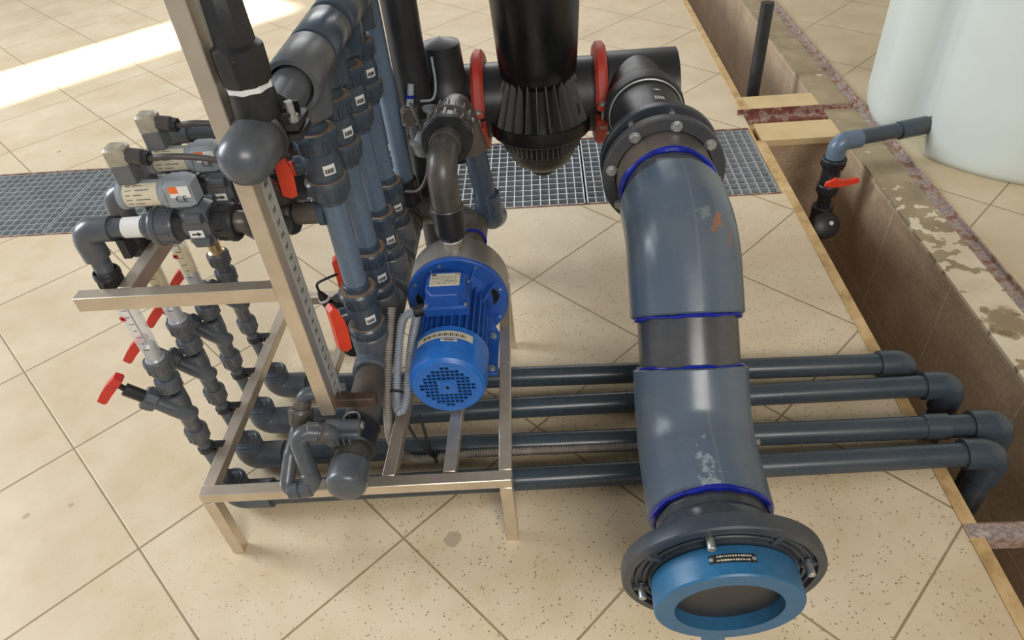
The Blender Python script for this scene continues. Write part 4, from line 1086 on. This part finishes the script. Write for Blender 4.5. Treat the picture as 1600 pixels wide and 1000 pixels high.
t.part('glue_ring', glue(V3(LX, -.136, TOPZ), (0, 1, 0), RP + .0042, .0066), GLUE, label='blue cement bead')
t.part('glue_ring', glue(lb + dB * .002, dB, RP + .0042, .0062), GLUE, label='blue cement bead')
# smears of cement
for (c, ax, da, w_, l_) in ((ub - dS * .018, dS, -.35, .006, .020), (ub + dS * .010, dS, -.62, .012, .012)):
    pass
# upper stub and flange ring with bolts
g = G(); g.lathe((LX, -.136, TOPZ), (0, 1, 0), [(0, .098), (.002, .106), (.004, .110), (.098, .110), (.098, 0)], 64); t.part('stub', g, DUSTY)
g = G(); g.cyl((LX, -.22, TOPZ), (LX, -.13, TOPZ), RP, 64); t.part('neck_pipe', g, PVCM)
FY = -.066
g = G(); g.lathe((LX, FY, TOPZ), (0, 1, 0), [(0, .1125), (0, .1385), (.003, .1415), (.022, .1415), (.025, .139), (.025, .1125), (0, .1125)], 96); t.part('flange', g, FLG)
PC = .1225
def hexbolt(t, c, ax, r, h, shank=0.0, name='bolt'):
    g = G(); g.lathe(c, ax, [(0, 0), (0, r), (h * .8, r), (h, r * .82), (h, 0)], 6, phase=random.random()); g.lathe(Vector(c) - Vector(ax).normalized() * .0008, ax, [(0, 0), (0, r * 1.15), (.0012, r * 1.15), (.0012, 0)], 20)
    if shank: g.cyl(Vector(c), Vector(c) - Vector(ax).normalized() * shank, r * .5, 14)
    t.part(name, g, ZINC)
for k in range(8):
    a = 2.519 - 2 * PI * k / 8
    a = PI / 2 + math.radians(-9.7 + 45 * k)
    hexbolt(t, (LX + PC * math.cos(a), FY, TOPZ + PC * math.sin(a)), (0, -1, 0), .0118, .0085)
# lower stub and flange
lf = M2 + dB * .262
g = G(); g.lathe(lb - dB * .01, dB, [(0, .098), (.02, RP), (.035, RP), (.050, .110), (.088, .113), (.088, 0)], 64); t.part('stub', g, PVCM)
R2 = .172
g = G(); g.lathe(lf, dB, [(0, .111), (0, R2 - .008), (.004, R2 - .002), (.012, R2), (.030, R2), (.033, R2 - .003), (.033, R2 - .016), (.024, R2 - .018), (.024, .128), (.033, .126), (.033, .111), (0, .111)], 96); t.part('flange', g, FLG)
_, fu, fv = frame_of(dB)
g = G()
for k in range(24):
    a = 2 * PI * k / 24; d = fu * math.cos(a) + fv * math.sin(a)
    if k % 3 == 1:
        g = G(); g.box(lf + dB * .028 + d * .141, (.030, .010, .010), d, d.cross(dB), .002); t.part('flange_web', g, FLG)
for q, rr_ in enumerate((.134, .147)):
    g = G(); g.torus(lf + dB * .027, dB, rr_, .0028, 96, 6); t.part('flange_ridge', g, FLG)
for k in range(8):
    a = PI / 8 + 2 * PI * k / 8 - .12; d = fu * math.cos(a) + fv * math.sin(a)
    c = lf + dB * .033 + d * .141
    g = G(); g.cyl(c - dB * .012, c + dB * .018, .0068, 16, .0015)
    if k % 2 == 0: t.part('stud', g, ZINC)
    g = G(); g.torus(c - dB * .006, dB, .0095, .0022, 24, 6); t.part('bolt_hole_rim', g, FLG)

# butterfly valve in front of the lower flange
bf = lf + dB * .034
t = Thing('butterfly_valve', 'blue butterfly valve with black riveted type plate at the bottom edge of the photo', 'valve', bf)
g = G(); g.lathe(bf, dB, [(0, .090), (0, .1215), (.003, .1235), (.050, .1235), (.053, .1215), (.053, .090), (0, .090)], 96); t.part('valve_body', g, VBLUE)
g = G(); g.lathe(bf + dB * .020, dB, [(0, 0), (0, .089), (.010, .089), (.010, 0)], 64); t.part('disc', g, BLACK)
up = (V3(0, 0, 1) - dB * dB.z).normalized()
side = V3(1, 0, 0)
def onbody(ang, s_, r=.1240):
    return bf + dB * s_ + side * (r * math.sin(ang)) + up * (r * math.cos(ang))
def arcplate(a0, a1, s0, s1, r, n=12):
    g = G(); A_ = [onbody(a0 + (a1 - a0) * q / n, s0, r) for q in range(n + 1)]; B_ = [onbody(a0 + (a1 - a0) * q / n, s1, r) for q in range(n + 1)]
    g.v = A_ + B_
    for q in range(n): g.f.append((q, q + 1, n + 2 + q, n + 1 + q))
    return g
ctr = -.045
pl = t.part('type_plate', arcplate(ctr - .30, ctr + .30, .017, .031, .1242), BLACK, label='black type plate')
g = G()
for row, s_ in enumerate((.0205, .0270)):
    a = ctr - .20
    while a < ctr + .21:
        w_ = random.uniform(.008, .030); am = a + w_ / 2
        g.box(onbody(am, s_, .1246), (w_ * .124, .0028 if random.random() < .6 else .0020, .0002), side * math.cos(am) - up * math.sin(am), dB); a += w_ + random.uniform(.006, .014)
t.part('plate_text', g, CREAM, pl)
for s_ in (-1, 1):
    am = ctr + s_ * .27; g = G(); d = (side * math.sin(am) + up * math.cos(am)); g.lathe(onbody(am, .024, .1240), d, [(0, 0), (0, .0038), (.0016, .003), (.002, 0)], 16); t.part('rivet', g, ZINC, pl)
g = G(); d = (up * math.cos(.9) + side * math.sin(.9)); g.cyl(bf + dB * .026 - up * .12, bf + dB * .026 - up * .19, .022, 24, .003); t.part('stem_housing', g, VBLUE)

# check valve / coupling behind the upper flange
t = Thing('check_valve', 'black flanged coupling behind the large flange with white printed marks and steel band', 'valve', (LX, .1, TOPZ))
g = G(); g.lathe((LX, .000, TOPZ), (0, 1, 0), [(0, .080), (0, .139), (.003, .1415), (.020, .1415), (.023, .139), (.023, .080)], 96); t.part('flange', g, FLG)
g = G(); g.cyl((LX, -.042, TOPZ), (LX, .002, TOPZ), .112, 64); t.part('gasket_core', g, BLACK)
g = G(); g.cyl((LX, .02, TOPZ), (LX, .30, TOPZ), .093, 64, .004); t.part('valve_body', g, BLACK)
g = G(); g.torus((LX, .262, TOPZ), (0, 1, 0), .0965, .0028, 72, 8); t.part('steel_band', g, ZINC, label='steel band')
g = G(); g.lathe((LX, .265, TOPZ), (0, 1, 0), [(0, .093), (0, .104), (.03, .106), (.05, .104), (.05, .093)], 64); t.part('collar', g, BLACK)
for k in range(8):
    a = PI / 2 + math.radians(-9.7 + 45 * k); g = G(); c = V3(LX + PC * math.cos(a), -.042, TOPZ + PC * math.sin(a)); g.cyl(c, c + V3(0, .044, 0), .0075, 14); t.part('stud', g, ZINC)
g = G()
for k, ch in enumerate((3, 1, 2, 4)):
    for q in range(5):
        a = 1.50 - k * .070; rr_ = .0936; yy = .150 + q * .0036
        g.box((LX + rr_ * math.cos(a), yy, TOPZ + rr_ * math.sin(a)), (.0042, .0020, .0003), (-math.sin(a), 0, math.cos(a)), (0, 1, 0))
for yy in (.115, .205):
    a = 1.395; g.prism((LX + .0936 * math.cos(a), yy, TOPZ + .0936 * math.sin(a)), (-math.sin(a), 0, math.cos(a)), (0, -1, 0), [(-.010, 0), (0, -.004), (.010, 0), (0, .004)], .0003)
t.part('printed_marks', g, WHITE)

# ================================================================== DISC FILTERS AND HEADER
HZ, HY = .556, .505
def black_header():
    t = Thing('header_pipe', 'thick black header pipe behind the ribbed filter and red clamps', 'pipe', (1.0, HY, HZ))
    g = G(); g.cyl((.28, HY, HZ), (1.40, HY, HZ), .108, 44, .01); t.part('straight_pipe', g, BLACK)
    g = G(); g.cyl((LX, .29, TOPZ), (LX, HY, HZ + .02), .092, 44); g.lathe((LX - .085, HY, HZ), (1, 0, 0), [(0, .106), (0, .116), (.20, .116), (.20, .106)], 44); t.part('tee', g, BLACK)
black_header()
def disc_filter(x, y, z0, label):
    """z0 = height of the skirt ring top"""
    t = Thing('disc_filter', label, 'filter', (x, y, z0))
    g = G(); g.lathe((x, y, z0), (0, 0, 1), [(-.190, 0), (-.190, .036), (-.172, .040), (-.168, .058), (-.150, .082), (-.128, .096), (-.100, .104), (-.096, .100), (-.060, .098), (-.050, .118)], 56); t.part('bottom_dome', g, FBLACK)
    g = G()
    g.lathe((x, y, z0), (0, 0, 1), [(-.046, .110), (-.046, .146), (-.043, .149), (-.004, .152), (0, .151), (0, .147), (-.034, .143), (-.038, .110)], 36)
    t.part('skirt_ring', g, FBLACK)
    g = G(); g.lathe((x, y, z0), (0, 0, 1), [(-.04, .112), (.0, .094), (.10, .090), (.125, .108), (.16, .112), (.40, .125), (.62, .125), (.66, .11), (.70, 0)], 56); t.part('filter_body', g, FBLACK)
    for k in range(26):
        a = 2 * PI * k / 26 + .08; d = V3(math.cos(a), math.sin(a), 0)
        g = G(); g.prism(V3(x, y, 0) - V3(-d.y, d.x, 0) * .0011, d, (0, 0, 1), [(.088, z0 - .03), (.147, z0 - .010), (.147, z0 + .001), (.104, z0 + .125), (.088, z0 + .125)], .0018)
        t.part('fin', g, FIN)
    for k in range(44):
        a = 2 * PI * k / 44; d = V3(math.cos(a), math.sin(a), 0)
        g = G(); g.box(V3(x, y, z0 - .078) + d * .107, (.018, .0016, .040), d, (-d.y, d.x, 0)); t.part('small_fin', g, FIN)
FIN = simple('filter_fin_lit_plastic', (0.10, 0.10, 0.095), 0.5, var=.1)  # paler than the body, lit fin edges against dark gaps put into the colour
FBLACK = plastic('filter_black_plastic', (0.0045, 0.0048, 0.0055), 0.3, dust=(0.02, 0.02, 0.02), dustamt=0.05, scr=False)
disc_filter(1.003, .45, .532, 'black ribbed disc filter with flared skirt above the grating, beside the big flange')
# band clamps
def band_clamp(x, label):
    t = Thing('pipe_clamp', label, 'clamp', (x, HY, HZ), 'red clamps on the black header')
    for s in (1, -1):
        g = G(); a0, a1 = (8, 172) if s > 0 else (188, 352); n = 20; R0, R1, W = .110, .140, .018
        rg = []
        for q in range(n + 1):
            a = math.radians(a0 + (a1 - a0) * q / n); cy, cz = math.cos(a), math.sin(a)
            bul = .006 * (1 if 4 < q < n - 4 else 0)
            rg.append(g.ring([(x - W, HY + R0 * cy, HZ + R0 * cz), (x - W, HY + (R1 - .006) * cy, HZ + (R1 - .006) * cz), (x - W * .5, HY + (R1 + bul) * cy, HZ + (R1 + bul) * cz), (x + W * .5, HY + (R1 + bul) * cy, HZ + (R1 + bul) * cz), (x + W, HY + (R1 - .006) * cy, HZ + (R1 - .006) * cz), (x + W, HY + R0 * cy, HZ + R0 * cz)]))
        for q in range(n): g.bridge(rg[q], rg[q + 1])
        g.f.append(tuple(rg[0])); g.f.append(tuple(reversed(rg[-1])))
        for e in (-1, 1):
            g.box((x, HY + e * (R1 + .006), HZ + s * .022), (.034, .034, .016), bev=.004)
        t.part('half_shell', g, REDC)
    for e in (-1, 1):
        g = G(); c = V3(x, HY + e * (R1 + .010), HZ); g.cyl(c + V3(0, 0, -.034), c + V3(0, 0, .030), .0055, 12); g.lathe(c + V3(0, 0, .030), (0, 0, 1), [(0, 0), (0, .0125), (.006, .011), (.009, 0)], 20); g.lathe(c + V3(0, 0, -.040), (0, 0, 1), [(0, 0), (0, .011), (.010, .011), (.010, 0)], 6); t.part('bolt', g, ZINC)
band_clamp(.828, 'red bolted pipe clamp left of the black ribbed filter')
band_clamp(1.180, 'red bolted pipe clamp between the black ribbed filter and the big flange')
band_clamp(.470, 'red bolted pipe clamp seen in the gaps behind the upright pipes')
# filter 2 top ring with bolts and hydraulic valve behind the outlet elbow
t = Thing('flanged_valve', 'round black flanged valve with zinc bolts, behind the pump outlet pipe at the top edge', 'valve', (.735, .56, .62))
vx, vy = .733, .46
g = G(); g.lathe((vx, vy, .41), (0, 0, 1), [(0, 0), (0, .07), (.13, .075), (.14, .102), (.165, .104), (.168, .100), (.172, .104), (.195, .102), (.200, .09), (.22, .07), (.26, .06), (.34, .055), (.36, .0)], 48); t.part('valve_body', g, BLACK)
g = G(); g.torus((vx, vy, .578), (0, 0, 1), .1035, .0022, 60, 6); t.part('clamp_wire', g, ZINC)
for k in range(8):
    a = 2 * PI * k / 8 - PI / 2 - .1; hexbolt(t, (vx + .092 * math.cos(a), vy + .092 * math.sin(a), .6055), (0, 0, 1), .0115, .010)
t = Thing('pilot_valve', 'dusty pilot valve with cream label and grey cap, left of the outlet pipe union', 'valve', (.70, .38, .50))
px_, py_ = .690, .300
g = G(); g.lathe((px_, py_, .46), (0, 0, 1), [(0, 0), (0, .052), (.030, .056), (.034, .062), (.046, .062), (.050, .052), (.075, .040), (.085, .022), (.085, 0)], 20); t.part('valve_body', g, SOLG)
g = G(); g.lathe((px_ + .012, py_ + .004, .543), (0, 0, 1), [(0, 0), (0, .012), (.030, .012), (.034, .020), (.042, .020), (.044, 0)], 16); t.part('cap', g, GREYP)
g = G(); g.box((px_ + .016, py_ - .048, .520), (.024, .004, .020), (1, .3, 0), (0, .6, .8)); t.part('label', g, CREAM)
g = G(); g.box((px_ - .038, py_ - .02, .575), (.046, .036, .052), bev=.003); t.part('coil_box', g, DUSTY)
for dx in (-.016, .016):
    for dz in (-.018, .018):
        g = G(); g.cyl((px_ - .038 + dx, py_ - .039, .575 + dz), (px_ - .038 + dx, py_ - .036, .575 + dz), .0035, 10); t.part('screw', g, ZINC)
g = G(); g.cyl((px_ - .036, py_ - .02, .50), (px_ - .036, py_ - .02, .552), .014, 16); g.cyl((px_ - .036, py_ - .02, .545), (px_ - .036, py_ - .02, .553), .019, 16, .001); t.part('neck', g, SOLG)
g = G(); g.cyl((px_ - .036, py_ - .018, .600), (px_ - .032, py_ - .012, .622), .010, 14, .001); g.cyl((px_ - .031, py_ - .010, .625), (px_ - .026, py_ - .002, .655), .009, 14, .001); t.part('cable_gland', g, GREYP)
g = G(); g.cyl((px_ - .0325, py_ - .013, .620), (px_ - .0315, py_ - .011, .628), .0115, 14); t.part('blue_ring', g, GLUE, label='blue ring')
g = G(); g.tube(spline([(px_ - .034, py_ - .020, .612), (px_ - .020, py_ - .045, .585), (px_ + .000, py_ - .06, .52), (px_ - .005, py_ - .08, .44), (px_ - .035, py_ - .09, .385), (px_ - .08, py_ - .08, .375)], 10), .0048, 10)
c1_ = single('cable', g, CABLE, 'grey cable curving down from the pilot valve behind the upright pipes', 'cable', (px_, py_ - .06, .5))
g = G(); g.tube(spline([(px_ + .03, py_ + .06, .70), (px_ + .035, py_ + .03, .64), (px_ + .025, py_ + .01, .605), (px_ - .01, py_ + .01, .60)], 10), .0035, 8)
c2_ = single('cable', g, GREYP, 'thin light cable hanging above the pilot valve', 'cable', (px_ + .03, py_ + .03, .64))
for o_ in (t.o, c1_, c2_): o_.location.z += .05

# ================================================================== WHITE TANK AND ITS DRAIN LINE
tx, ty, tr = 3.03, 1.28, .635
t = Thing('storage_tank', 'large white plastic storage tank with a moulded recess, standing on the right floor', 'tank', (tx, ty, 0))
def tank_r(a, z):
    # outward lobes with a vertical recess facing the trench
    d = (a - math.radians(195) + PI) % (2 * PI) - PI
    notch = math.exp(-(d / .16) ** 4)
    return tr * (1 - .20 * notch)
g = G(); prev = None; seg = 128
prof = [(0.0, .955), (.004, .975), (.03, .993), (.08, 1.0), (.50, 1.0), (.90, 1.0), (1.15, .99), (1.22, .95), (1.26, .85)]
for (z, k) in prof:
    rg = g.ring([(tx + tank_r(2 * PI * q / seg, z) * k * math.cos(2 * PI * q / seg), ty + tank_r(2 * PI * q / seg, z) * k * math.sin(2 * PI * q / seg), z) for q in range(seg)])
    if prev: g.bridge(prev, rg)
    else: first = rg
    prev = rg
g.f.append(tuple(reversed(first))); g.f.append(tuple(prev)); t.part('tank_body', g, TANKM, angle=50)
g = G(); g.lathe((tx, ty, 1.26), (0, 0, 1), [(0, 0), (0, .24), (.03, .24), (.04, .22), (.05, 0)], 40); t.part('lid', g, TANKM)

DX, DZ = 2.108, .122
dy = .922
t = Thing('drain_pipe', 'grey drain pipe from the white tank turning down into the trench with a blue-grey elbow', 'pipe', (DX, dy, 0))
pE = V3(2.52, 1.045, .115)
g = G(); g.cyl((DX + .05, dy + .02, DZ), pE, .0290, 32); t.part('straight_pipe', g, PVCD)
g = G(); g.tube(bend([(DX + .085, dy + .025, DZ - .001), (DX, dy, DZ + .001), (DX, dy, .062)], .045, 12), .0345, 32); t.part('elbow', g, PVCL, label='blue-grey elbow')
g = G(); dd = (pE - V3(DX, dy, DZ)).normalized(); g.cyl(pE - dd * .17, pE - dd * .05, .0345, 32, .002); t.part('coupling', g, PVCD)
g = G(); g.cyl((DX, dy, .07), (DX, dy, -.20), .026, 28); g.cyl((DX, dy, -.19), (DX - .004, dy, -.66), .030, 28); t.part('drop_pipe', g, BLACK)
t = Thing('ball_valve', 'black ball valve with red lever on the drain pipe inside the trench', 'valve', (DX, dy, -.05))
g = G(); union(g, (DX, dy, .060), (0, 0, -1), .040, .046, .028); t.part('union_nut', g, BLACK)
g = G(); g.cyl((DX, dy, .022), (DX, dy, -.050), .034, 32, .003); g.cyl((DX, dy - .03, -.015), (DX, dy - .045, -.015), .018, 18); t.part('valve_body', g, BLACK)
g = G(); union(g, (DX, dy, -.050), (0, 0, -1), .045, .040, .028); t.part('union_nut', g, BLACK)
g = G(); g.prism((DX - .032, dy - .048, -.024), (1, -.12, .12), (0, 0, 1), [(-.004, -.004), (0, .010), (.018, .016), (.03, .026), (.044, .018), (.060, .014), (.110, .016), (.118, .008), (.114, -.002), (.06, -.012), (.02, -.012)], .014); t.part('handle', g, REDO, label='red lever handle')
t = Thing('diaphragm_valve', 'round black valve knob with a white dot on the drain pipe deep in the trench', 'valve', (DX, dy, -.2))
kc = V3(DX, dy - .045, -.218); kd = V3(.1, -.8, .6)
g = G(); g.lathe(kc, kd, [(-.05, 0), (-.05, .028), (.0, .032), (.002, .052), (.012, .056), (.034, .053), (.042, .040), (.046, 0)], 12); t.part('knob', g, BLACK)
g = G(); g.lathe(kc + kd.normalized() * .0455 + V3(.012, .004, .004), kd, [(0, 0), (0, .0085), (.001, .0085), (.001, 0)], 20); t.part('white_dot', g, WHITE)
g = G(); g.cyl((DX, dy, -.150), (DX, dy, -.275), .040, 28, .004); t.part('valve_body', g, BLACK)
# upright black pipe in the far part of the trench
g = G(); g.cyl((2.02, 1.80, -.62), (2.05, 1.86, .35), .030, 24); single('drain_pipe', g, BLACK, 'black corrugated upright pipe in the far part of the trench', 'pipe', (2.03, 1.82, -.6))
